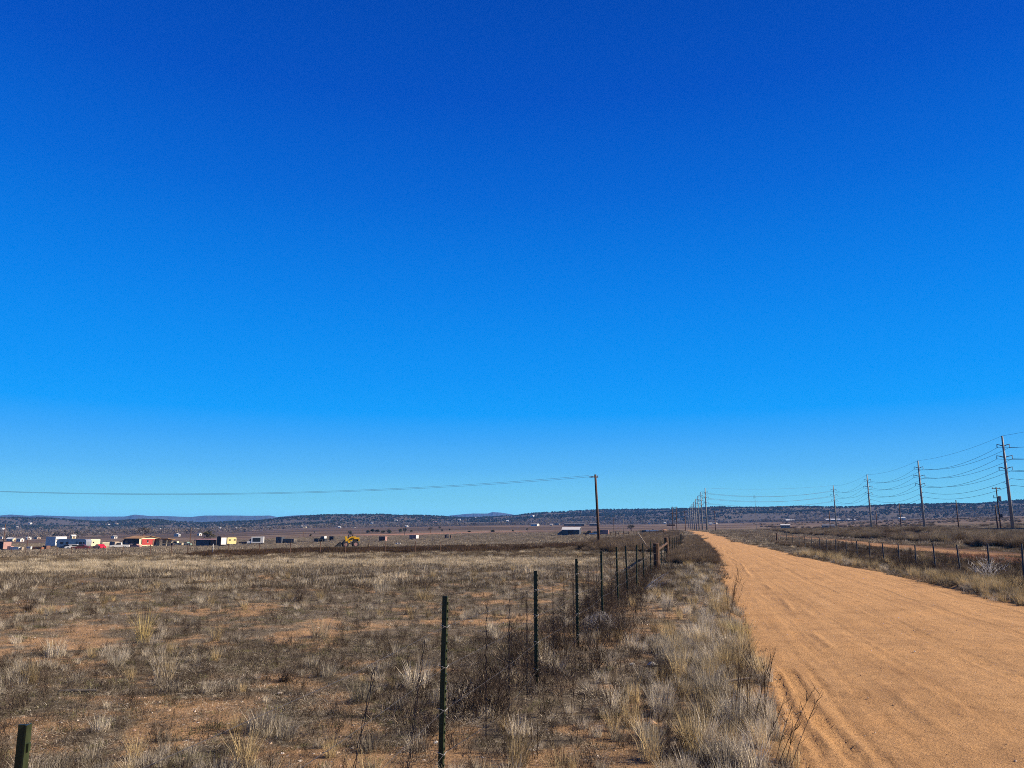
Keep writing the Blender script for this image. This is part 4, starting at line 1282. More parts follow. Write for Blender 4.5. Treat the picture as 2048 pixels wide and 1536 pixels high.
wood_pole(382, 1057, 1090, 'thin dark utility pole between the red house and the grey shed', 300)
wood_pole(607, 1062, 1074, 'small thin pole in the far field above the dark container', 520)
# H-frame structure
pa, ra = at_r(1350, 300), 300
root = empty('h_frame_pole', pa); tag(root, 'two-legged wooden power pole with crossbars near the road crest', 'utility pole')
_, sl = az_sl(1350, 1013); h = EYE + sl * 300 - pa.z
for s in (-0.75, 0.75):
    MB().tube([tuple(camx * s + Vector((0, 0, -.4))), tuple(camx * s + Vector((0, 0, h)))], [0.17, 0.13], 8).build('leg', M['polewood'], root)
for z in (h - 0.3, h - 2.6):
    MB().tube([tuple(-camx * 1.3 + Vector((0, 0, z))), tuple(camx * 1.3 + Vector((0, 0, z)))], 0.09, 6).build('crossbar', M['polewood'], root)
MB().box((-1.5, 0, h * 0.28), (3.0, 0.5, 0.5), YAW).build('platform', M['darkboard_shade'], root)
# thin lattice mast
pa = at_r(1513.5, 360); root = empty('radio_mast', pa); tag(root, 'thin faint mast with a small antenna frame right of the road crest', 'mast')
_, sl = az_sl(1513, 990); h = EYE + sl * 360 - pa.z
MB().tube([(0, 0, -.3), (0, 0, h)], [0.1, 0.05], 6).build('shaft', M['grey'], root)
b = MB()
for s in (-0.5, 0.5):
    b.tube([tuple(camx * s + Vector((0, 0, h - 1.8))), tuple(camx * s + Vector((0, 0, h - 0.2)))], 0.03, 4)
b.tube([tuple(-camx * .5 + Vector((0, 0, h - 1))), tuple(camx * .5 + Vector((0, 0, h - 1)))], 0.03, 4)
b.build('antenna', M['grey'], root)
# ------------------------------------------------------------------ the yard: buildings and vehicles
def wheel(parent, x, y, r, w=0.22, rimmat='grey'):
    t = MB(); t.tube([(x, y - w / 2, r), (x, y - w * 0.4, r), (x, y + w * 0.4, r), (x, y + w / 2, r)], [r * 0.9, r, r, r * 0.9], 14)
    o = t.build('wheel', M['black'], parent)
    k = MB(); k.tube([(x, y - w / 2 - 0.015, r), (x, y + w / 2 + 0.015, r)], r * 0.55, 10); k.build('rim', M[rimmat], o)
    return o

def car(name, label, px, py, rz, paint, kind='sedan', L=4.5, cat='car', hood=None):
    p, r_ = hit(px, py)
    root = empty(name, p, rz); tag(root, label, cat)
    W = 1.75
    if kind == 'sedan':
        poly = [(-L / 2, .35), (-L / 2, .72), (-L * .42, .85), (-L * .2, .92), (-L * .08, 1.36), (L * .16, 1.4), (L * .32, .95), (L * .47, .9), (L / 2, .72), (L / 2, .35)]
        win = [(-L * .17, .94), (-L * .07, 1.30), (L * .15, 1.33), (L * .28, .95)]
    elif kind == 'van':
        poly = [(-L / 2, .4), (-L / 2, .95), (-L * .36, 1.1), (-L * .26, 1.85), (-L * .2, 1.95), (L * .47, 1.95), (L / 2, 1.8), (L / 2, .4)]
        win = [(-L * .31, 1.2), (-L * .23, 1.75), (-L * .02, 1.75), (-L * .02, 1.2)]
    else:
        poly = [(-L / 2, .45), (-L / 2, .95), (-L * .24, 1.05), (-L * .14, 1.72), (L * .08, 1.75), (L * .11, 1.1), (L / 2, 1.08), (L / 2, .45)]
        win = [(-L * .21, 1.1), (-L * .13, 1.64), (L * .07, 1.66), (L * .08, 1.12)]
    MB().prism(poly, -W / 2, W / 2).build('body', M[paint], root)
    MB().prism(win, -W / 2 - .012, -W / 2 + .02).build('window', M['glass'], root)
    MB().prism(win, W / 2 - .02, W / 2 + .012).build('window', M['glass'], root)
    a, b_ = win[0], win[1]
    MB().prism([(a[0] - .05, a[1]), (b_[0] - .05, b_[1]), (b_[0], b_[1]), (a[0], a[1])], -W * .42, W * .42).build('windscreen', M['glass'], root)
    for s in (-.31, .31):
        for q in (-1, 1):
            wheel(root, L * s, q * (W / 2 - .1), .33)
    for q in (-1, 1):
        MB().box((-L / 2 - .005, q * .6, .68), (.04, .3, .14)).build('headlight', M['white'], root)
        MB().box((L / 2 + .005, q * .65, .72), (.04, .25, .14)).build('tail_light', M['brightred'], root)
    return root

def rounded_box_profile(w, h, z0, r, n=4):
    pts = []
    for cx, cz, a0 in ((w / 2 - r, z0 + h - r, 0), (-w / 2 + r, z0 + h - r, 90), (-w / 2 + r, z0 + r, 180), (w / 2 - r, z0 + r, 270)):
        for k in range(n + 1):
            a = R(a0 + 90 * k / n); pts.append((cx + r * math.cos(a), cz + r * math.sin(a)))
    return pts

def camper(name, label, px, py, rz, size, paint, cat='camper', wins_f=(), wins_r=(), round_=0.25, door=True, p=None, endmat=None, wheels=True):
    """size: length x, width y, height; windows as (u, z, w, h) on the long -y side and on the +x end"""
    if p is None: p, _ = hit(px, py)
    root = empty(name, p, rz); tag(root, label, cat)
    L_, W, H = size
    MB().prism(rounded_box_profile(L_, H - .5, .5, round_), -W / 2, W / 2).build('body', M[paint], root)
    if endmat:
        MB().box((L_ / 2 + .01, 0, .5 + (H - .5) / 2), (.02, W - .1, H - .5 - round_)).build('end_panel', M[endmat], root)
    for (u, z, w, h) in wins_f:
        o = MB().box((u, -W / 2 - .01, z), (w, .04, h)).build('window', M['glass'], root)
        MB().box((u, -W / 2 - .02, z - h / 2 - .04), (w + .1, .05, .06)).build('sill', M['grey'], o)
    for (u, z, w, h) in wins_r:
        MB().box((L_ / 2 + .025, u, z), (.04, w, h)).build('window', M['glass'], root)
    if door:
        MB().box((L_ * .18, -W / 2 - .012, .5 + .95), (.7, .04, 1.8)).build('door', M['grey'], root)
    MB().box((0, 0, .42), (L_ * 1.02, W * .8, .16)).build('chassis', M['darksteel'], root)
    if wheels:
        for s in (-.08, .1):
            for q in (-1, 1):
                wheel(root, L_ * s, q * (W / 2 - .12), .36)
    return root

def siding(root, name, c, d, mat, rz=0, axis='x', n=10):
    return MB().box(c, d, rz).build(name, M[mat], root)

def gable(root, w, d, h, rise, wallmat, roofmat, over=.35, ridge='x', endmat=None, base=-.3):
    """walls with gable ends and a two-slope roof with thickness; ridge along x or y"""
    b = MB()
    if ridge == 'x':
        b.add([(-w/2, -d/2, base), (w/2, -d/2, base), (w/2, d/2, base), (-w/2, d/2, base), (-w/2, -d/2, h), (w/2, -d/2, h), (w/2, d/2, h), (-w/2, d/2, h), (-w/2, 0, h + rise), (w/2, 0, h + rise)],
              [(0, 1, 5, 4), (2, 3, 7, 6), (1, 2, 6, 9, 5), (3, 0, 4, 8, 7)])
    else:
        b.add([(-w/2, -d/2, base), (w/2, -d/2, base), (w/2, d/2, base), (-w/2, d/2, base), (-w/2, -d/2, h), (w/2, -d/2, h), (w/2, d/2, h), (-w/2, d/2, h), (0, -d/2, h + rise), (0, d/2, h + rise)],
              [(0, 1, 5, 8, 4), (2, 3, 7, 9, 6), (1, 2, 6, 5), (3, 0, 4, 7)])
    b.build('wall', M[wallmat], root)
    r_ = MB(); t = .12
    half = (d if ridge == 'x' else w) / 2
    sl = rise / half
    e = half + over
    L_ = (w if ridge == 'x' else d) / 2 + over
    prof = [(-e, h - sl * over + .02), (0, h + rise + .02), (e, h - sl * over + .02), (e, h - sl * over + .02 + t), (0, h + rise + .02 + t), (-e, h - sl * over + .02 + t)]
    n = len(prof)
    if ridge == 'x':
        vs = [(-L_, q, z) for q, z in prof] + [(L_, q, z) for q, z in prof]
    else:
        vs = [(q, -L_, z) for q, z in prof] + [(q, L_, z) for q, z in prof]
    r_.add(vs, [(0, 1, 4, 5), (1, 2, 3, 4), (n, n + 5, n + 4, n + 1), (n + 1, n + 4, n + 3, n + 2)] + [(i, i + n, (i + 1) % n + n, (i + 1) % n) for i in range(n)])
    return r_.build('roof', M[roofmat], root)

def win(root, c, d, mat='glass', frame='white'):
    o = MB().box(c, d).build('window', M[mat], root)
    fx = tuple(v + (.12 if v > .1 else -.01) for v in d)
    MB().box((c[0], c[1], c[2] - d[2] / 2 - .05), (d[0] + .1, d[1] + .04, .08)).build('sill', M[frame], o)
    return o

# red house with cream trim
p, r_ = hit(283, 1093)
S = r_ / FPX
root = empty('house', p); tag(root, 'old house with front coloured in shade and red end wall trimmed in cream', 'house')
gable(root, 6.6, 11.4, 3.0, 0.9, 'darkboard_shade', 'roofbrown', ridge='x')  # shade of the unlit front is put into the dark wall colour
root_h = root
MB().box((3.33, -.3, 1.75), (.04, 7.6, 2.2)).build('red_panel', M['red'], root)
MB().box((3.32, 0.0, .45), (.05, 11.3, .9)).build('cream_skirt', M['cream'], root)
MB().box((3.32, -5.1, 1.9), (.05, 1.1, 2.1)).build('cream_corner', M['cream'], root)
MB().box((3.32, 4.7, 1.9), (.05, 1.9, 2.1)).build('cream_corner', M['cream'], root)
MB().box((3.32, 0, 3.0), (.05, 11.3, .35)).build('trim_board', M['cream'], root)
o = MB().box((3.36, -1.0, 2.0), (.05, .7, 1.0)).build('window', M['glass'], root); MB().box((3.38, -1.0, 1.47), (.06, .9, .08)).build('sill', M['white'], o)
o = MB().box((3.36, 2.2, 1.5), (.05, .95, 2.0)).build('door', M['brown'], root); MB().box((3.40, 1.85, 1.5), (.06, .08, .08)).build('handle', M['grey'], o)
MB().box((-.8, 1.5, 4.0), (.5, .5, .9)).build('chimney', M['brown'], root)
for u in (-2.0, .6):
    win(root, (u, -5.71, 1.8), (1.1, .05, 1.0))
for a in ((5.2, 3.6), (8.2, 3.6), (5.2, 6.6), (8.2, 6.6)):
    MB().box((a[0], a[1], 1.2), (.16, .16, 2.9)).build('porch_post', M['cream'], root)
MB().box((6.3, 5.2, 2.72), (5.6, 4.4, .14), 0, R(-6)).build('porch_roof', M['roofbrown'], root)
MB().box((5.6, 7.1, 1.2), (4.0, .12, 2.4)).build('porch_wall', M['cream'], root)
# lean-to behind the house
p, r_ = hit(243, 1093)
root = empty('lean_to_shed', p + Vector((-.5, 4, 0))); tag(root, 'dark lean-to shed against the left side of the red house', 'shed')
MB().prism([(-2.4, -.2), (2.2, -.2), (2.2, 2.9), (-2.4, 2.0)], 0, 5).build('wall', M['darkboard_shade'], root)
MB().prism([(-2.7, 2.0), (2.35, 2.98), (2.35, 3.1), (-2.7, 2.12)], -.2, 5.2).build('roof', M['roofdark'], root)

# grey shed with white end
p, r_ = hit(412, 1093.5)
root = empty('shed', p); tag(root, 'long low grey shed with pale rust roof edge and open front', 'shed')
MB().box((0, 2.5, 1.2), (8.4, .12, 2.8)).build('back_wall', M['grey'], root)
MB().box((-1.4, -.0, 1.1), (5.2, .1, 2.5)).build('front_wall', M['blue'], root)
MB().box((2.9, .05, 1.1), (2.4, .1, 2.5)).build('front_wall', M['brown'], root)
MB().box((4.2, 1.25, 1.15), (.1, 2.5, 2.7)).build('end_wall', M['grey'], root)
MB().box((-4.2, 1.25, 1.15), (.1, 2.5, 2.7)).build('end_wall', M['brown'], root)
o = MB().box((0, 1.2, 2.62), (9.2, 3.4, .12), 0, R(5)).build('roof', M['pink'], root)
MB().box((4.35, -.5, 1.2), (.14, .14, 2.7)).build('post', M['greywood'], root)
p, r_ = hit(437, 1094)
root = empty('tank_trailer', p); tag(root, 'tall bright white rounded trailer end right of the grey shed', 'trailer')
MB().prism(rounded_box_profile(1.9, 3.2, .35, .5, 5), 0, 2.4).build('body', M['darkboard_shade'], root)  # dark colour paints the unlit faces; only the sunward side is white
MB().prism([(x * .99, z) for x, z in rounded_box_profile(1.9, 3.2, .35, .5, 5)], -.06, -.005).build('shade_toned_front', M['darkboard_shade'], root)
MB().box((.97, 1.2, 1.95), (.04, 2.2, 2.3)).build('side_panel', M['white'], root)
for s in (.8, 1.6):
    wheel(root, .8, s, .36); wheel(root, -.8, s, .36)
root.rotation_euler = (0, 0, R(-14))
p, r_ = hit(380, 1090)
root = empty('carport', p + Vector((0, 6, 0))); tag(root, 'dark slanted carport roof behind the left end of the grey shed', 'carport')
MB().prism([(-2.6, 1.7), (2.6, 3.0), (2.6, 3.12), (-2.6, 1.82)], 0, 5).build('roof', M['roofdark'], root)
for x, z in ((-2.3, 1.75), (2.3, 2.9)):
    for y in (.2, 4.8):
        MB().box((x, y, z / 2), (.14, .14, z + .2)).build('post', M['brown'], root)
MB().prism([(-2.4, -.2), (2.4, -.2), (2.4, 2.9), (-2.4, 1.7)], 4.85, 4.95).build('back_wall', M['black'], root)

# campers and trailers
camper('camper', 'pale yellow camper with two windows right of the white trailer end', 460.5, 1090.5, R(-122), (3.8, 2.4, 3.1), 'yellowcream', door=False, round_=.35)
o = bpy.context.scene.objects
cy = [q for q in col.objects if q.name.startswith('camper')][-1]
for u in (-1.2, .9):
    MB().box((u, 1.22, 2.1), (.8, .05, .5)).build('window', M['glass'], cy)
camper('camper', 'tall white camper with a shaded grey front and two small stacked windows', 111, 1094, R(0), (4.2, 5.0, 3.7), 'white', door=False, round_=.2, wins_r=((-1.9, 2.7, .45, .4), (-1.9, 1.7, .45, .5)))
camper('travel_trailer', 'long streamlined silver travel trailer behind the parked cars', 147, 1097.5, R(4), (11.0, 2.6, 3.2), 'silver', cat='trailer', round_=.8, wins_f=((-3.6, 1.9, 1.2, .7), (-1.6, 1.9, 1.0, .7), (3.4, 1.9, 1.2, .7), (4.6, 1.9, .6, .6)))
camper('camper', 'small cream camper at the right end of the silver trailer', 183, 1096, R(-6), (3.0, 4.0, 3.0), 'cream', door=False, round_=.3, wins_r=((-.8, 1.9, .6, .5),))
camper('mobile_home', 'trailer with front coloured in shade and a reddish end cut by the left edge', -5, 1102, R(0), (6.0, 2.6, 2.5), 'darkboard_shade', cat='trailer', door=False, round_=.15, endmat='pink')  # dark body colour carries the shade of the unlit front
camper('travel_trailer', 'low beige trailer between the white car and the white pickup', 222, 1097, R(3), (4.4, 2.4, 2.3), 'tan', cat='trailer', round_=.3, wins_f=((-1.2, 1.5, .8, .5), (.2, 1.5, .8, .5)))
camper('flat_trailer', 'low pale trailer box right of the dark container', 579, 1087, R(0), (5.0, 2.3, 1.9), 'greywood', cat='trailer', door=False, round_=.1)
camper('small_trailer', 'small pinkish box trailer alone in the field right of the brown container', 828, 1079.5, R(-10), (3.4, 2.4, 2.1), 'pink', cat='trailer', door=False, round_=.15, endmat='white', wins_f=((-.8, 1.3, .6, .5), (.6, 1.3, .6, .5)))

# container boxes
def crate(name, label, px, py, size, mat, rz=0, cat='container', endmat=None):
    p, _ = hit(px, py)
    root = empty(name, p, rz); tag(root, label, cat)
    L_, W, H = size
    MB().box((0, 0, H / 2 + .1), size).build('body', M[mat], root)
    n = max(3, int(L_ / .6))
    b = MB()
    for k in range(n):
        b.box((-L_ / 2 + (k + .5) * L_ / n, -W / 2 - .02, H / 2 + .1), (L_ / n * .45, .05, H * .92))
    b.build('corrugation', M[mat], root)
    MB().box((0, 0, H + .13), (L_ + .1, W + .1, .08)).build('roof', M[endmat or mat], root)
    if endmat:
        MB().box((L_ / 2 + .012, 0, H / 2 + .1), (.03, W * .9, H * .9)).build('end_panel', M[endmat], root)
    MB().box((0, 0, .05), (L_ * .95, W * .9, .12)).build('skid', M['darksteel'], root)
crate('shipping_container', 'dark blue black container box right of the white box truck', 560, 1087.5, (2.5, 2.4, 2.5), 'blue')
crate('shipping_container', 'small brown container with a pale end alone in the field', 766, 1083, (2.7, 2.2, 1.9), 'brown', 0, 'container', 'pink')
crate('dumpster', 'small dark bin in front of the carport right of the red house', 344.5, 1094, (.9, .9, 1.3), 'darkboard_shade', 0, 'bin')
crate('tank_stand', 'square dark board structure left behind the yellow loader', 663.5, 1082, (2.0, 1.0, 1.9), 'black', 0, 'structure')

# white box truck
p, r_ = hit(515, 1089.5)
root = empty('box_truck', p, R(24)); tag(root, 'white box truck with its cab to the left and a low flatbed ahead', 'truck')
MB().prism(rounded_box_profile(4.6, 2.4, .75, .12), -1.2, 1.2).build('box_body', M['white'], root)
MB().prism([(-3.9, .55), (-3.9, 1.3), (-3.2, 1.5), (-2.9, 2.3), (-2.32, 2.4), (-2.32, .55)], -1.1, 1.1).build('cab', M['white'], root)
MB().prism([(-3.15, 1.5), (-2.9, 2.2), (-2.45, 2.25), (-2.45, 1.5)], -1.13, -1.08).build('window', M['glass'], root)
MB().box((-.3, -1.21, 1.95), (2.9, .05, 1.5)).build('side_window', M['glass'], root)
MB().box((-.5, 0, .62), (6.8, 1.6, .2)).build('chassis', M['darksteel'], root)
for x in (-3.1, 1.2):
    for s in (-1, 1):
        wheel(root, x, s * .95, .45, .3)
p, r_ = hit(499, 1089)
root = empty('flatbed_trailer', p + Vector((-2.0, -.4, 0)), R(-4)); tag(root, 'low dark flatbed trailer in front of the white box truck', 'trailer')
MB().box((0, 0, .75), (4.4, 2.2, .18)).build('deck', M['darkboard_shade'], root)
MB().box((0, -1.1, .98), (4.4, .08, .3)).build('side_board', M['darkboard_shade'], root)
for s in (-.3, .6):
    wheel(root, s, -.95, .36); wheel(root, s, .95, .36)
# red and white flatbed truck
p, r_ = hit(641, 1084.5)
root = empty('flatbed_truck', p, 0); tag(root, 'flatbed truck with long black bed and faded red and white cab', 'truck')
MB().box((0, 0, 1.0), (4.8, 2.3, 1.1)).build('bed', M['black'], root)
MB().prism([(.3, 1.55), (.5, 2.4), (2.0, 2.45), (2.15, 1.55)], -.95, .95).build('cab', M['pink'], root)
MB().box((2.05, 0, 2.05), (.25, 1.95, 1.0)).build('cab_rear', M['white'], root)
MB().prism([(.5, 1.65), (.62, 2.25), (1.8, 2.28), (1.85, 1.65)], -.99, -.94).build('window', M['glass'], root)
for x in (-1.7, 1.6):
    for s in (-1, 1):
        wheel(root, x, s * 1.0, .45, .3)

# yellow loader, bucket to the left
p, r_ = hit(694, 1095.5)
S = r_ / FPX
root = empty('loader', p, R(30)); tag(root, 'yellow wheel loader tractor with a black front bucket facing left', 'loader')
Z = 1.0
for x in (-.35, 1.55):
    for s in (-1, 1):
        t = MB(); r0 = .62 if x < 0 else .66
        t.tube([(x, s * .85 - .18, r0), (x, s * .85 - .12, r0), (x, s * .85 + .12, r0), (x, s * .85 + .18, r0)], [r0 * .88, r0, r0, r0 * .88], 18)
        w_ = t.build('wheel', M['black'], root)
        MB().tube([(x, s * .85 - .2, r0), (x, s * .85 + .2, r0)], r0 * .5, 12).build('rim', M['pink'], w_)
MB().box((.6, 0, .85), (2.6, .7, .35)).build('frame', M['darksteel'], root)
MB().prism([(.55, 1.25), (.55, 1.75), (.85, 1.95), (2.25, 1.95), (2.3, 1.25), (2.1, 1.25), (2.1, 1.62), (1.0, 1.62), (.85, 1.2)], -.55, .55).build('hood', M['loader'], root)
MB().prism([(1.05, 1.0), (1.05, 1.62), (2.05, 1.62), (2.05, 1.0)], -.42, .42).build('engine', M['black'], root)
MB().prism([(.1, .9), (.1, 1.7), (.5, 1.72), (.55, .9)], -.5, .5).build('cowl', M['loader'], root)
for s in (-.75, .75):
    MB().prism([(-.55, 1.25), (-.3, 1.2), (.75, 1.95), (1.6, 1.98), (1.6, 2.12), (.6, 2.12)], s - .09, s + .09).build('lift_arm', M['loader'], root)
    MB().prism([(-.35, 1.2), (-.5, 2.15), (-.15, 2.15), (.0, 1.25)], s - .07, s + .07).build('mast', M['loader'], root)
    MB().prism([(-1.6, .35), (-1.45, .35), (-.3, 1.35), (-.45, 1.5)], s - .07, s + .07).build('boom', M['black'], root)
bk = MB()
bk.prism([(-2.45, .05), (-1.5, .05), (-1.15, .45), (-1.2, 1.05), (-1.32, 1.05), (-1.35, .5), (-1.6, .18), (-2.45, .12)], -1.0, 1.0)
bo = bk.build('bucket', M['black'], root)
for k in range(5):
    MB().box((-2.55, -.8 + k * .4, .07), (.28, .1, .05)).build('tooth', M['darksteel'], bo)
MB().prism([(-2.45, .12), (-1.6, .18), (-1.35, .5), (-1.32, 1.05), (-1.5, .95)], -1.0, -.96).build('bucket_side', M['black'], root)
MB().prism([(-2.45, .12), (-1.6, .18), (-1.35, .5), (-1.32, 1.05), (-1.5, .95)], .96, 1.0).build('bucket_side', M['black'], root)
MB().box((.6, 0, 2.45), (1.0, .9, .12)).build('canopy', M['black'], root)
for x in (.2, 1.0):
    for s in (-.4, .4):
        MB().box((x, s, 2.1), (.07, .07, .75)).build('canopy_post', M['black'], root)
MB().box((.65, 0, 2.05), (.45, .5, .18)).build('seat', M['black'], root)
root.scale = (S * 49 / 4.95,) * 3

# cars in the yard
car('car', 'white sedan parked before the middle of the silver trailer', 148, 1099, R(36), 'white')
car('car', 'dark red sedan parked right of the white sedan', 161, 1099.5, R(30), 'maroon')
car('car', 'grey blue sedan parked before the left end of the silver trailer', 135, 1098.5, R(4), 'grey')
car('car', 'bright red car right of the cream camper', 198.5, 1098.5, R(-20), 'brightred', L=4.0)
car('van', 'cream van next to the bright red car', 211, 1098, R(-50), 'cream', 'van', 4.6, 'van')
car('pickup', 'white pickup truck parked left of the dark house front', 239, 1097, R(32), 'white', 'pickup', 5.2, 'pickup')
car('car', 'pinkish white car in front of the dark house wall', 270, 1096, R(12), 'pink', 'sedan', 4.0)
car('car', 'dark car half hidden in the shadow of the house front', 257, 1095.5, R(10), 'darkboard_shade', 'sedan', 4.2)
car('car', 'pale green sedan between the red house and the grey shed', 372, 1091, R(0), 'mint')
car('pickup', 'cream pickup right of the red house porch', 353, 1091.5, R(10), 'cream', 'pickup', 5.0, 'pickup')
car('pickup', 'rusty red pickup left of the lone brown utility pole base', 1180, 1070.5, R(5), 'rust', 'pickup', 5.0, 'pickup')
car('car', 'white and red car right of the white roofed barn', 1191, 1070.5, R(-5), 'white', 'sedan', 4.4)
car('van', 'pale van just right of the lone utility pole', 1206, 1070.5, R(0), 'pink', 'van', 4.4, 'van')
def junk(name, label, px, py, parts, cat='junk'):
    p, _ = hit(px, py); root = empty(name, p); tag(root, label, cat)
    for nm, c, d, m in parts:
        MB().box(c, d, random.uniform(-.3, .3)).build(nm, M[m], root)
junk('scrap_pile', 'pile of pale scrap beside the trailer at the left edge', 30, 1101.5, [('board', (0, 0, .5), (2.4, .8, 1.0), 'white'), ('drum', (1.8, .3, .45), (.7, .7, .9), 'tan'), ('sheet', (-1.6, 0, .6), (.9, 1.4, 1.2), 'pink')], 'scrap')
junk('scrap_pile', 'row of low rusty scrap left of the tall white camper', 75, 1100, [('sheet', (0, 0, .4), (5.2, .9, .8), 'rust'), ('board', (-2.4, -.5, .5), (1.6, .5, .9), 'white'), ('crate', (2.6, .4, .6), (1.4, 1.2, 1.2), 'brown')], 'scrap')
junk('feed_trough', 'two small white blocks in the field right of the loader', 796, 1090, [('block', (-.4, 0, .3), (.6, .6, .6), 'white'), ('block', (.5, -.2, .3), (.6, .6, .6), 'white')], 'trough')
junk('water_tank', 'pale low water tank and tarp near the corral fence', 1304, 1066, [('tank', (0, 0, .8), (5.0, 2.6, .9), 'tarp'), ('shed', (-3.4, 0, .5), (1.4, 1.4, 1.2), 'greywood')], 'tank')
junk('timber_stack', 'pale upright timbers beside dark boards in the middle of the field', 895, 1077, [('plank', (0, 0, 1.0), (.35, .3, 2.2), 'palewood'), ('plank', (.6, .2, .9), (.3, .3, 2.0), 'palewood'), ('board', (-.9, 0, .8), (.8, .4, 1.7), 'brown'), ('board', (1.5, .1, .7), (.5, .4, 1.4), 'brown')], 'timber')

# white roofed barn
p, r_ = hit(1143, 1071)
S = r_ / FPX
root = empty('barn', p); tag(root, 'dark barn with a bright white metal roof left of the lone utility pole', 'barn')
w = 34 * S; h = 11 * S
gable(root, w, w * .6, h, 4.6 * S, 'blue', 'white', over=.3 * S * 3)
MB().box((0, -w * .3 - .02, h * .42), (w * .3, .06, h * .85)).build('door', M['darkboard_shade'], root)
for u in (-.32, .32):
    win(root, (u * w, -w * .3 - .02, h * .55), (1.2, .05, 1.0), 'glass', 'darkboard_shade')
MB().prism([(-w * .78, -.2), (-w * .5, -.2), (-w * .5, h * .9), (-w * .78, h * .35)], -w * .25, w * .2).build('lean_to', M['blue'], root)
# sheds on the right flat
def block(name, label, px, py, wpx, hpx, wallmat, roofmat, cat='building', r_=None, rise=.25, ridge='x', dep=.6, nwin=3):
    if r_ is None: p, r_ = hit(px, py)
    else: p = at_r(px, r_)
    S = r_ / FPX; w = wpx * S; h = hpx * S
    _, sl = az_sl(px, py); 
    root = empty(name, p); tag(root, label, cat)
    gable(root, w, max(w * dep, 4), h * (1 - rise), h * rise, wallmat, roofmat, .25, ridge, base=-2.0)
    for k in range(nwin):
        u = (-.5 + (k + .5) / nwin) * w * .85
        win(root, (u, -max(w * dep, 4) / 2 - .03, h * (1 - rise) * .5), (min(1.4, w / nwin * .4), .05, min(1.2, h * .35)))
    return root
block('warehouse', 'pale square shed left of the short pole and fourth steel pole', 1657, 1053, 20, 8, 'tan', 'grey', r_=520, nwin=2)
block('warehouse', 'white-framed open shed on the far right flat', 1571, 1053, 16, 7, 'tan', 'white', r_=640)
block('warehouse', 'long low white roofed building at the foot of the right hills', 1680, 1039, 50, 4, 'roofdark', 'white', r_=1450, nwin=6, rise=.5)
block('warehouse', 'narrow pale roofed building left of the long white roofed building', 1583, 1042, 18, 4, 'roofdark', 'white', r_=1450, rise=.5)
block('warehouse', 'white box building beneath the bare wooden pole on the right', 1806, 1038, 10, 5, 'white', 'white', r_=1150, nwin=1)
block('warehouse', 'dark long sheds behind the white roofed barn', 1150, 1049, 40, 4, 'darkboard_shade', 'roofgrey', r_=1050, nwin=5)
block('warehouse', 'dark low sheds right of the lone utility pole', 1190, 1049, 20, 4, 'darkboard_shade', 'roofgrey', r_=1080, nwin=3)
block('house', 'white ridge-top house on the right hills', 1890, 1010, 14, 4, 'white', 'white', 'house', r_=2560)

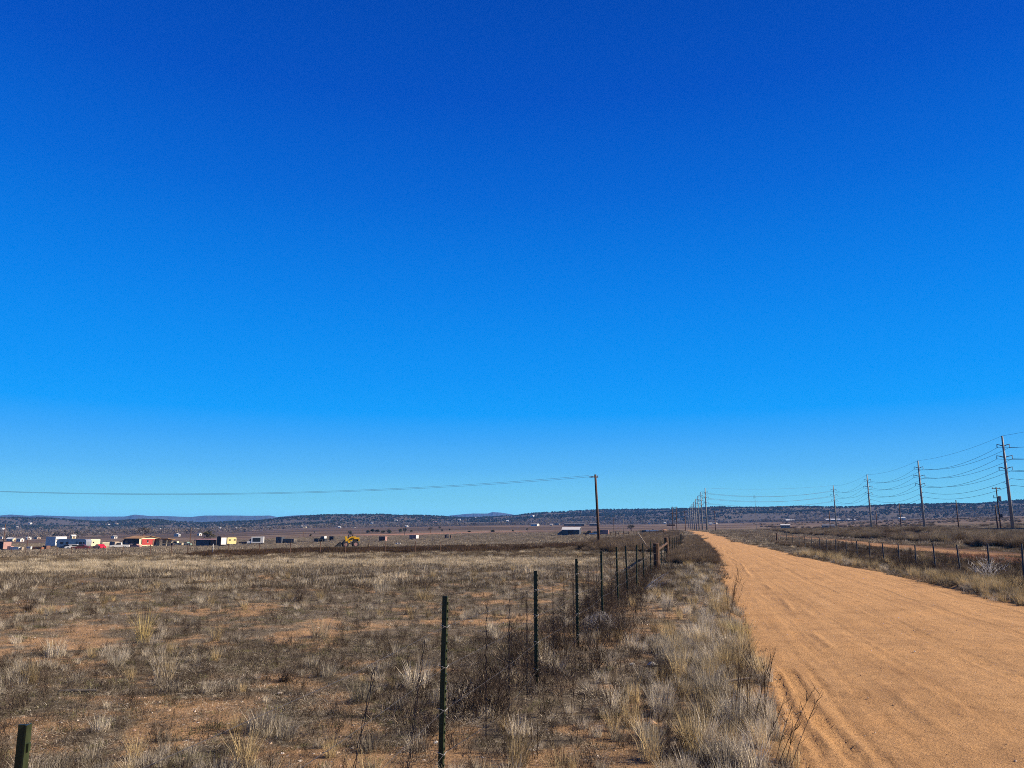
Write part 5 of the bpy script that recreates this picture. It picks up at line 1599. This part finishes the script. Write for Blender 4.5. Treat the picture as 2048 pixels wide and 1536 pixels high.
# ------------------------------------------------------------------ houses in the valley and on the hills
def cottage(px, py, wpx, hpx, wall, roof, label, r_=None):
    p, rr = hit(px, py) if r_ is None else (at_r(px, r_), r_)
    S = rr / FPX
    w = max(wpx * S, 3); h = max(hpx * S, 2.2)
    root = empty('house', p, random.uniform(-.5, .3)); tag(root, label, 'house', 'far houses in the valley and on the hills')
    rf_ = gable(root, w, min(max(w * .7, 3), 16), h * .68, h * .34, wall, roof, .3, random.choice('xy'), base=-2.5)
    d = min(max(w * .7, 3), 16)
    for u in (-.25, .25):
        MB().box((u * w, -d / 2 - .03, h * .36), (w * .16, .06, h * .28)).build('window', M['glass'], root)
    MB().box((w / 2 + .03, 0, h * .3), (.06, 1.1, h * .5)).build('door', M['brown'], root)
HOUSES = [
    (3, 1077.5, 7, 4, 'white', 'roofgrey', 'white house at the left edge above the red end trailer'),
    (20, 1082, 7, 3.5, 'white', 'white', 'low white house in the field right of the dark left pole'),
    (27, 1083, 6, 3.5, 'cream', 'white', 'small cream house just right of the low white field house'),
    (40, 1083, 8, 5, 'white', 'roofgrey', 'brightest white house in the field left of the tall white camper'),
    (57, 1079, 5, 4, 'white', 'white', 'small white house above the field, left of the dark conifer'),
    (75, 1078, 9, 4, 'tan', 'roofdark', 'tan house with a dark roof below the left hill'),
    (5, 1061, 7, 4, 'white', 'white', 'white roofed house on the lower slope at the left edge'),
    (34, 1056, 5, 3, 'white', 'white', 'pale house on the left hillside above the field'),
    (60, 1049, 5, 3, 'white', 'white', 'pale house high on the left hillside'),
    (146, 1077, 6, 6, 'cream', 'white', 'tall narrow cream house above the silver trailer'),
    (190, 1066, 6, 3, 'white', 'white', 'left one of a pair of white houses above the cream camper'),
    (197, 1069, 5, 3, 'tan', 'white', 'right one of a pair of pale houses above the cream camper'),
    (217, 1051, 4, 2.5, 'white', 'white', 'small white house high on the slope left of the bare tree'),
    (232, 1050.5, 8, 3, 'white', 'tan', 'pale long house high on the slope above the white pickup'),
    (228, 1077, 6, 5, 'white', 'roofgrey', 'pale house above the white pickup'),
    (299, 1060, 6, 3, 'white', 'white', 'white house just right of the big bare tree'),
    (319, 1060, 5, 3.5, 'white', 'white', 'small white house above the right end of the red house'),
    (354, 1073, 9, 5, 'white', 'white', 'white box house above the pale rail fence'),
    (361, 1060, 4, 3, 'white', 'white', 'tiny white house left of the pole between house and shed'),
    (381, 1060, 5, 3, 'white', 'white', 'tiny white house behind the pole between house and shed'),
    (388, 1060, 5, 2.5, 'cream', 'white', 'left of two low white houses beside the olive tree'),
    (396, 1060, 6, 2.5, 'white', 'white', 'right of two low white houses beside the olive tree'),
    (399, 1071, 6, 5, 'white', 'roofgrey', 'white house at the left foot of the olive tree'),
    (440, 1058, 5, 3, 'white', 'white', 'small white house right of the olive tree'),
    (471, 1058, 5, 3, 'white', 'white', 'white house above the pale yellow camper'),
    (526, 1058, 6, 3, 'white', 'tan', 'pale house above the white box truck'),
    (537, 1057, 7, 3, 'white', 'white', 'white house just right of and above the white box truck'),
    (605, 1056, 13, 4, 'cream', 'white', 'wide cream building with white roof below the middle hill'),
    (679, 1056, 5, 3, 'white', 'white', 'small white house above the flatbed truck'),
    (708, 1055, 5, 3, 'white', 'white', 'small white house above the loader'),
    (743, 1049, 5, 4, 'white', 'white', 'white house on the hill right of and above the loader'),
    (748, 1053, 7, 3, 'tan', 'white', 'tan house below the white one on the hill above the loader'),
    (765, 1054, 5, 3, 'tan', 'white', 'small tan house above the brown container'),
    (792, 1043, 6, 3, 'white', 'white', 'pale roofed house on the middle hill left of the grey pole'),
    (813, 1054, 6, 3, 'white', 'white', 'white house at the foot of the hill right of the grey pole'),
    (848, 1034.5, 7, 3, 'white', 'white', 'white house on the crest of the middle hill'),
    (870, 1046, 7, 3, 'tan', 'pink', 'tan house on the slope below the crest house'),
    (919, 1041, 4, 3, 'white', 'white', 'small white house on the low ridge below the blue mountain'),
    (950, 1038, 5, 3, 'white', 'white', 'white house on the low ridge under the blue mountain'),
    (1002, 1045, 6, 3, 'white', 'tan', 'left of two pale houses below the right flank of the blue mountain'),
    (1015, 1044.5, 5, 4, 'white', 'white', 'right of two pale houses below the right flank of the blue mountain'),
    (1065, 1034.5, 7, 4, 'white', 'white', 'bright white house on the hill left of the white roofed barn'),
    (1070, 1052, 14, 5, 'white', 'roofgrey', 'wide white house in the field edge left of the white roofed barn'),
    (1103, 1051, 5, 3, 'tan', 'white', 'small tan house left of the white roofed barn'),
    (1114, 1050, 9, 4, 'tan', 'roofgrey', 'tan house close left of the white roofed barn'),
    (1299, 1048, 4, 3, 'white', 'white', 'small white house at the hill foot above the leaning pole'),
    (1330, 1048, 4, 3, 'white', 'white', 'small white house at the hill foot left of the two-legged pole'),
    (1421, 1049, 6, 3, 'white', 'white', 'pale house right of the nearest pole in the steel pole row'),
    (1431, 1048, 6, 3, 'white', 'tan', 'pale house behind the wooden pole at the road crest'),
]
for hs in HOUSES:
    cottage(*hs)

# ------------------------------------------------------------------ earth mound, trees
p, r_ = hit(1328, 1063)
V = []; F = []; n = 24; S = r_ / FPX
for i in range(7):
    for j in range(n):
        t = i / 6; a = j / n * 2 * math.pi
        V.append((math.cos(a) * 10.5 * S * (1 - t) * (1 + .2 * math.sin(3 * a)), math.sin(a) * 7 * S * (1 - t), 5.5 * S * (1 - (1 - t) ** 1.7) - .2))
F = [(i * n + j, i * n + (j + 1) % n, (i + 1) * n + (j + 1) % n, (i + 1) * n + j) for i in range(6) for j in range(n)]
o = mesh_obj('earth_mound', V, F, M['soilpile'], smooth=True); o.location = p
tag(o, 'orange earth mound beyond the corral fence', 'mound')

def bare_tree(px, py, hpx, wpx, label, c0, c1, r_=None, leafy=0, n0=1):
    p, rr = hit(px, py) if r_ is None else (at_r(px, r_), r_)
    S = rr / FPX; H = hpx * S; Wd = wpx * S / 2
    root = empty('tree', p); tag(root, label, 'tree')
    rg = np.random.default_rng(int(px))
    tr = MB(); paths = []
    def grow(P, d, L_, rad, lev):
        Q = P + d * L_
        tr_pts = [tuple(P), tuple((P + Q) / 2 + rg.normal(0, L_ * .05, 3)), tuple(Q)]
        if lev < 3:
            tr.tube(tr_pts, [rad, rad * .8, rad * .6], 5, False)
        else:
            paths.append(np.array(tr_pts))
        if lev < 6:
            for _ in range(3 if lev < 5 else 4):
                e = d + rg.normal(0, .45, 3) * np.array([Wd / H * 2.2, Wd / H * 2.2, .7]) + np.array([0, 0, .12])
                e /= np.linalg.norm(e)
                grow(Q, e, L_ * rg.uniform(.62, .85), rad * .6, lev + 1)
    for k in range(n0):
        grow(np.array([rg.normal(0, .2), rg.normal(0, .2), -.2]), np.array([rg.normal(0, .2), rg.normal(0, .2), 1.0]), H * .26, H * .03, 0)
    tr.build('trunk', M['polewood'], root)
    V_, F_, C_ = twigs(paths, .08 + H * .012, c0, c1, rg)
    o = mesh_obj('crown', V_, F_, M['scrub'], root, attrs={'tint': ('FLOAT_COLOR', np.concatenate([C_, np.ones((len(C_), 1))], 1))})
    return root
bare_tree(284, 1072, 33, 44, 'large bare spreading tree behind the red house', (0.16, 0.13, 0.11), (0.3, 0.26, 0.22), r_=470)
bare_tree(416, 1077, 23, 34, 'rounded olive tree behind the grey shed', (0.25, 0.22, 0.1), (0.42, 0.37, 0.2), r_=430, n0=3)
bare_tree(110, 1078, 9, 14, 'tan bushy tree above the tall white camper', (0.25, 0.18, 0.1), (0.4, 0.3, 0.18), r_=620, n0=3)
bare_tree(1262, 1060, 16, 22, 'pale willowy tree in the field right of the lone utility pole', (0.33, 0.29, 0.2), (0.5, 0.45, 0.32), r_=520, n0=3)
bare_tree(862, 1062, 14, 16, 'pale bare tree in the field left of the blue mountain', (0.3, 0.26, 0.2), (0.45, 0.4, 0.32), r_=560, n0=2)
bare_tree(950, 1046, 9, 16, 'grey bare tree on the field edge below the blue mountain', (0.2, 0.17, 0.15), (0.3, 0.27, 0.23), r_=1000, n0=2)
bare_tree(1056, 1062, 9, 9, 'small pale bare tree left of the white roofed barn', (0.3, 0.26, 0.2), (0.42, 0.36, 0.28), r_=560, n0=2)

def juniper(px, py, wpx, hpx, label, r_=None):
    p, rr = hit(px, py) if r_ is None else (at_r(px, r_), r_)
    S = rr / FPX; W = wpx * S; H = hpx * S
    root = empty('juniper_tree', p); tag(root, label, 'tree')
    rg = np.random.default_rng(int(px * 7))
    MB().tube([(0, 0, -.2), (0.05 * W, 0, H * .5)], [W * .06, W * .03], 6).build('trunk', M['polewood'], root)
    V_, F_, C_ = crown_faces(420, W * .5, H * .5, H * .5, (0.022, 0.028, 0.015), (0.07, 0.075, 0.04), W * .075, rg, 11)
    mesh_obj('crown', V_, F_, M['scrub'], root, attrs={'tint': ('FLOAT_COLOR', np.concatenate([C_, np.ones((len(C_), 1))], 1))})
JUN = [(701, 1065.5, 9, 8, 'round dark juniper above the loader', 600), (736, 1064, 9, 6, 'leftmost dark juniper of the clump right of the loader', 640), (746, 1063.5, 10, 7, 'second dark juniper of the clump right of the loader', 660), (755, 1063.5, 9, 7, 'third dark juniper of the clump right of the loader', 650), (766, 1064, 8, 5, 'fourth dark juniper of the clump, above the brown container', 640), (778, 1065, 12, 8, 'rightmost big dark juniper of the clump right of the loader', 620), (800, 1063, 9, 7, 'dark juniper just left of the grey utility pole', 640), (809, 1062, 9, 8, 'dark juniper behind the grey utility pole', 660), (823, 1064, 6, 4, 'low dark juniper just right of the grey utility pole', 650), (879, 1057, 5, 5, 'upper dark juniper in the field left of the blue mountain', 800), (884, 1063, 5, 5, 'lower dark juniper in the field left of the blue mountain', 640), (899, 1061, 5, 4, 'small dark juniper right of the pair in the brown field', 680), (622, 1070.5, 6, 4, 'small dark bush in the field above the flatbed truck', 520), (629, 1064, 3.5, 3, 'tiny dark bush on the field edge above the flatbed truck', 680), (1026, 1061, 5, 4, 'small dark juniper by the earth bank below the blue mountain', 560), (111, 1070, 9, 10, 'dark conifer on the left slope above the tall white camper', 900), (155, 1072, 9, 10, 'dark conifer above the right end of the silver trailer', 880), (938, 1062.5, 8, 3, 'flat dark bush on the earth bank, middle of the field', 560), (985, 1062, 10, 4, 'dark scrubby bush on the earth bank right of the middle', 560), (1306, 1056, 4, 3, 'tiny dark bush above the pale water tank', 560)]
for j_ in JUN:
    juniper(*j_)
# ------------------------------------------------------------------ single plants near the camera
def plant(name, label, px, py, data, cat='plant', mat='veg', part='blades', scale=1.0, rz=0, loc=None):
    p = loc or hit(px, py)[0]
    V_, F_, C_ = data
    o = mesh_obj(name, V_, F_, M[mat], None, attrs={'tint': ('FLOAT_COLOR', np.concatenate([C_, np.ones((len(C_), 1))], 1))})
    o.location = p - Vector((0, 0, .01)); o.scale = (scale,) * 3; o.rotation_euler = (0, 0, rz)
    tag(o, label, cat)
    return o
def tuft(n, s, h, c0, c1, lean=(0.03, .62), w=(.003, .005), base=True):
    d = ribbons(n, s, h, lean, w, c0, c1)
    if base:
        d = join(d, ribbons(n // 3, s * 1.3, (h[0] * .5, h[1] * .45), (.4, 1.0), w, BRN0, BRN1))
    return d
T = [
    (1350, 1312, 330, .13, (.12, .36), PALE0, PALE1, 'pale grey grass tuft on the verge beside the white stones'),
    (1408, 1290, 360, .16, (.15, .40), PALE0, PALE1, 'largest pale grey grass tuft in the middle of the verge'),
    (1425, 1390, 300, .15, (.12, .38), PALE0, PALE1, 'pale grass tuft left of the tall stems by the road edge'),
    (1325, 1428, 260, .11, (.1, .3), PALE0, PALE1, 'pale grey grass tuft standing alone on the verge near the bottom'),
    (1468, 1450, 320, .11, (.12, .36), PALE0, PALE1, 'pale dense grass tuft at the foot of the tall roadside stems'),
    (1410, 1460, 110, .09, (.12, .36), STRAW0, STRAW1, 'coarse straw coloured grass tuft left of the tall roadside stems'),
    (1450, 1534, 380, .18, (.1, .30), PALE0, PALE1, 'wide pale grey tuft at the bottom edge by the road'),
    (1460, 1345, 340, .15, (.15, .42), STRAW0, STRAW1, 'yellow straw tuft leaning over the left road edge'),
    (1480, 1280, 320, .16, (.15, .42), (.3, .26, .1), STRAW1, 'olive straw tuft on the road edge below the bushy part'),
    (1440, 1225, 300, .2, (.2, .55), STRAW0, STRAW1, 'tall straw grass at the left road edge, middle distance'),
    (765, 1188, 260, .22, (.2, .5), PALE0, PALE1, 'pale upright grass tuft in the field beyond the nearest tall post'),
    (285, 1285, 130, .09, (.2, .62), STRAW0, (.5, .4, .16), 'narrow yellow grass tuft standing in the left field'),
    (848, 1200, 220, .24, (.15, .42), STRAW0, STRAW1, 'straw tuft in the field just above the nearest tall post'),
    (832, 1375, 200, .13, (.1, .36), GREY0, PALE1, 'grey spiky grass tuft left of the nearest tall post'),
    (520, 1465, 240, .11, (.08, .24), GREY0, GREY1, 'dark based grey tuft at the bottom middle of the field'),
    (722, 1405, 220, .11, (.08, .26), (.15, .13, .07), GREY1, 'olive grey tuft beside the leaning wire stays'),
    (640, 1275, 200, .13, (.12, .38), STRAW0, GREY1, 'spiky straw tuft in the middle of the left field'),
    (330, 1360, 120, .1, (.1, .4), STRAW0, GREY1, 'loose spiky tuft in the left field with thin bent blades'),
    (110, 1315, 160, .12, (.1, .3), PALE0, PALE1, 'small pale tuft near the left edge of the field'),
]
for (px, py, n, s, h, c0, c1, lab) in T:
    plant('grass_tuft', lab, px, py, tuft(n, s, h, c0, c1), 'grass tuft', rz=random.uniform(0, 6))
# dark shrubs in the field
for (px, py, h, s, lab) in [(598, 1203, .42, .36, 'low dark shrub in the field beneath the distant loader'), (55, 1225, .42, .35, 'dark shrub near the left edge of the field'), (860, 1470, .22, .3, 'small dark purple weed clump at the foot of the nearest tall post'), (1110, 1290, .5, .4, 'dark brown weed thicket behind the second tall post'), (570, 1365, .16, .28, 'low dark weed clump in the lower left field'), (1235, 1270, .4, .4, 'dark weed thicket beside the tumbleweed on the fence')]:
    plant('shrub', lab, px, py, join(twigs(branch_paths(46, h, s, rng, 5), .006, DARK0, (.2, .15, .12)), ribbons(90, s, (.05, h * .5), (.2, .9), (.004, .007), DARK1, BRN1)), 'shrub')
# tumbleweed caught on the fence
paths = []
rg = np.random.default_rng(5)
for k in range(260):
    d = rg.normal(0, 1, 3); d /= np.linalg.norm(d); d[2] = abs(d[2]) * .9
    a = d * .34 * rg.uniform(.75, 1.05); e = np.cross(d, rg.normal(0, 1, 3)); e /= np.linalg.norm(e)
    b_ = a * .95 + e * rg.uniform(.08, .22)
    paths.append(np.array([a * rg.uniform(.1, .7), a, b_]))
plant('tumbleweed', 'grey tangled tumbleweed caught against the wire fence', 1200, 1256, twigs(paths, .008, (.3, .27, .25), (.5, .46, .43), rg), 'tumbleweed', loc=Vector((-1.72, 13.6, gz(-1.72, 13.6) + .04)))
paths = []
for k in range(16):
    a = rg.uniform(-.4, 1.2); L_ = rg.uniform(.4, .95); b0 = rg.normal(0, .05, 3); b0[2] = abs(b0[2])
    d = np.array([math.cos(a), math.sin(a) * .3, rg.uniform(.25, .8)])
    paths.append(np.array([b0, b0 + d * L_ * .5 + rg.normal(0, .04, 3), b0 + d * L_]))
plant('dead_branch', 'bleached dead branches lying below the far fence posts', 1288, 1152, twigs(paths, .022, (.45, .42, .38), (.6, .56, .5), rg), 'branch', loc=Vector((-1.6, 22.6, gz(-1.6, 22.6) + .02)))
plant('dead_branch', 'bleached grass and twigs by the right verge fence', 1960, 1165, twigs(branch_paths(40, .85, .7, rng, 3), .014, (.42, .39, .36), (.58, .54, .5)), 'branch', loc=Vector((9.7, 30.6, gz(9.7, 30.6))))
# tall thin weed stems at the road edge
def stems(seed, n, h, lean):
    rg = np.random.default_rng(seed); out_ = []
    for k in range(n):
        a = rg.uniform(0, 6.28); L_ = h * rg.uniform(.65, 1.05)
        d = np.array([lean + rg.normal(0, .14), rg.normal(0, .14), 1.0]); d /= np.linalg.norm(d)
        b0 = np.array([rg.normal(0, .05), rg.normal(0, .05), 0])
        pts = [b0 + d * L_ * t + np.array([lean * .25 * t * t * L_, 0, 0]) for t in (0, .33, .66, 1.0)]
        out_.append(np.array(pts))
        for q in range(9):
            u = rg.uniform(.3, .97); b1 = b0 + d * L_ * u + np.array([lean * .25 * u * u * L_, 0, 0])
            e = d * .8 + rg.normal(0, .4, 3); e /= np.linalg.norm(e); l2 = L_ * rg.uniform(.08, .25) * (1.2 - u * .6)
            out_.append(np.array([b1, b1 + e * l2 * .5, b1 + e * l2 + np.array([0, 0, .02])]))
    return twigs(out_, .0065, (.085, .055, .035), (.2, .14, .09), rg)
for (px, py, seed, n, h, ln, lab) in [(1512, 1462, 1, 5, .72, .12, 'tall dark branching weed stems at the left edge of the road'), (1545, 1536, 2, 5, .62, .28, 'tall reddish weed stems leaning over the road near the bottom edge'), (1478, 1420, 3, 4, .66, .05, 'thin upright weed stem among pale tufts beside the road'), (1458, 1240, 4, 8, 1.0, .18, 'tall bushy weeds leaning over the road at middle distance'), (1240, 1450, 6, 4, .5, .02, 'thin dark upright weed right of the fence near the bottom'), (1075, 1520, 7, 3, .36, 0, 'small dark weed stem at the bottom right of the nearest tall post'), (1150, 1440, 8, 5, .42, .03, 'dark many-stemmed weed between the two nearest tall posts'), (1330, 1520, 9, 4, .4, .05, 'dark weed stems at the bottom of the verge below the orange stone'), (1195, 1345, 10, 6, .5, .0, 'dark weed thicket of thin stems right of the second tall post'), (955, 1440, 11, 5, .4, .02, 'dark thin weed just right of the nearest tall post'), (1120, 1330, 12, 6, .5, 0, 'dark stems crowding the foot of the second tall post')]:
    plant('tall_weed', lab, px, py, stems(seed, n, h, ln), 'weed')
# stones and sticks one can pick out
def stone(px, py, s, c, lab):
    p, _ = hit(px, py)
    P, F_, C_ = rock(np.random.default_rng(int(px)), c)
    o = mesh_obj('stone', P * s, F_, M['stone'], None, attrs={'tint': ('FLOAT_COLOR', np.concatenate([C_, np.ones((10, 1))], 1))})
    o.location = p + Vector((0, 0, s * .3)); tag(o, lab, 'stone')
stone(1263, 1332, .045, (.62, .58, .52), 'left of two whitish stones on the verge')
stone(1305, 1333, .06, (.62, .58, .52), 'right of two whitish stones on the verge')
stone(872, 1488, .022, (.75, .73, .7), 'small bright white stone at the foot of the nearest tall post')
stone(1063, 1504, .022, (.75, .73, .7), 'small bright white stone in the bare earth right of the nearest tall post')
stone(560, 1390, .03, (.6, .5, .4), 'pale pebble in the bare earth of the lower left field')
stone(1305, 1450, .04, (.5, .3, .17), 'flat orange stone on the verge below the white stones')
stone(1611, 1386, .028, (.6, .5, .36), 'small pale flat stone by the tyre print on the road')
p, _ = hit(1478, 1388)
o = MB().tube([(-.12, 0, .02), (0, .02, .04), (.13, .03, .06)], [.012, .012, .008], 6).build('stick', M['palewood']); o.location = p + Vector((0, 0, .1)); tag(o, 'pale broken stick lying among the verge grass', 'stick')
p, _ = hit(150, 1388)
o = MB().tube([(-.2, 0, .02), (0, .02, .03), (.2, .08, .03)], [.014, .014, .01], 6).build('stick', M['greywood']); o.location = p; tag(o, 'grey stick lying in the left field', 'stick')

# ------------------------------------------------------------------ air
if HAZE > 0:
    hm = bpy.data.materials.new('haze'); hm.use_nodes = True
    hn = hm.node_tree; hn.nodes.clear()
    ho = hn.nodes.new('ShaderNodeOutputMaterial'); hv = hn.nodes.new('ShaderNodeVolumePrincipled')
    hv.inputs['Color'].default_value = HAZE_COLOR
    hv.inputs['Density'].default_value = HAZE
    hv.inputs['Anisotropy'].default_value = 0.0
    hn.links.new(hv.outputs[0], ho.inputs['Volume'])
    o = MB().box((0, 0, 50), (94000, 94000, 280)).build('haze', hm)
    tag(o, kind='stuff'); o['label'] = 'thin blue air haze over the whole valley'; o['category'] = 'haze'
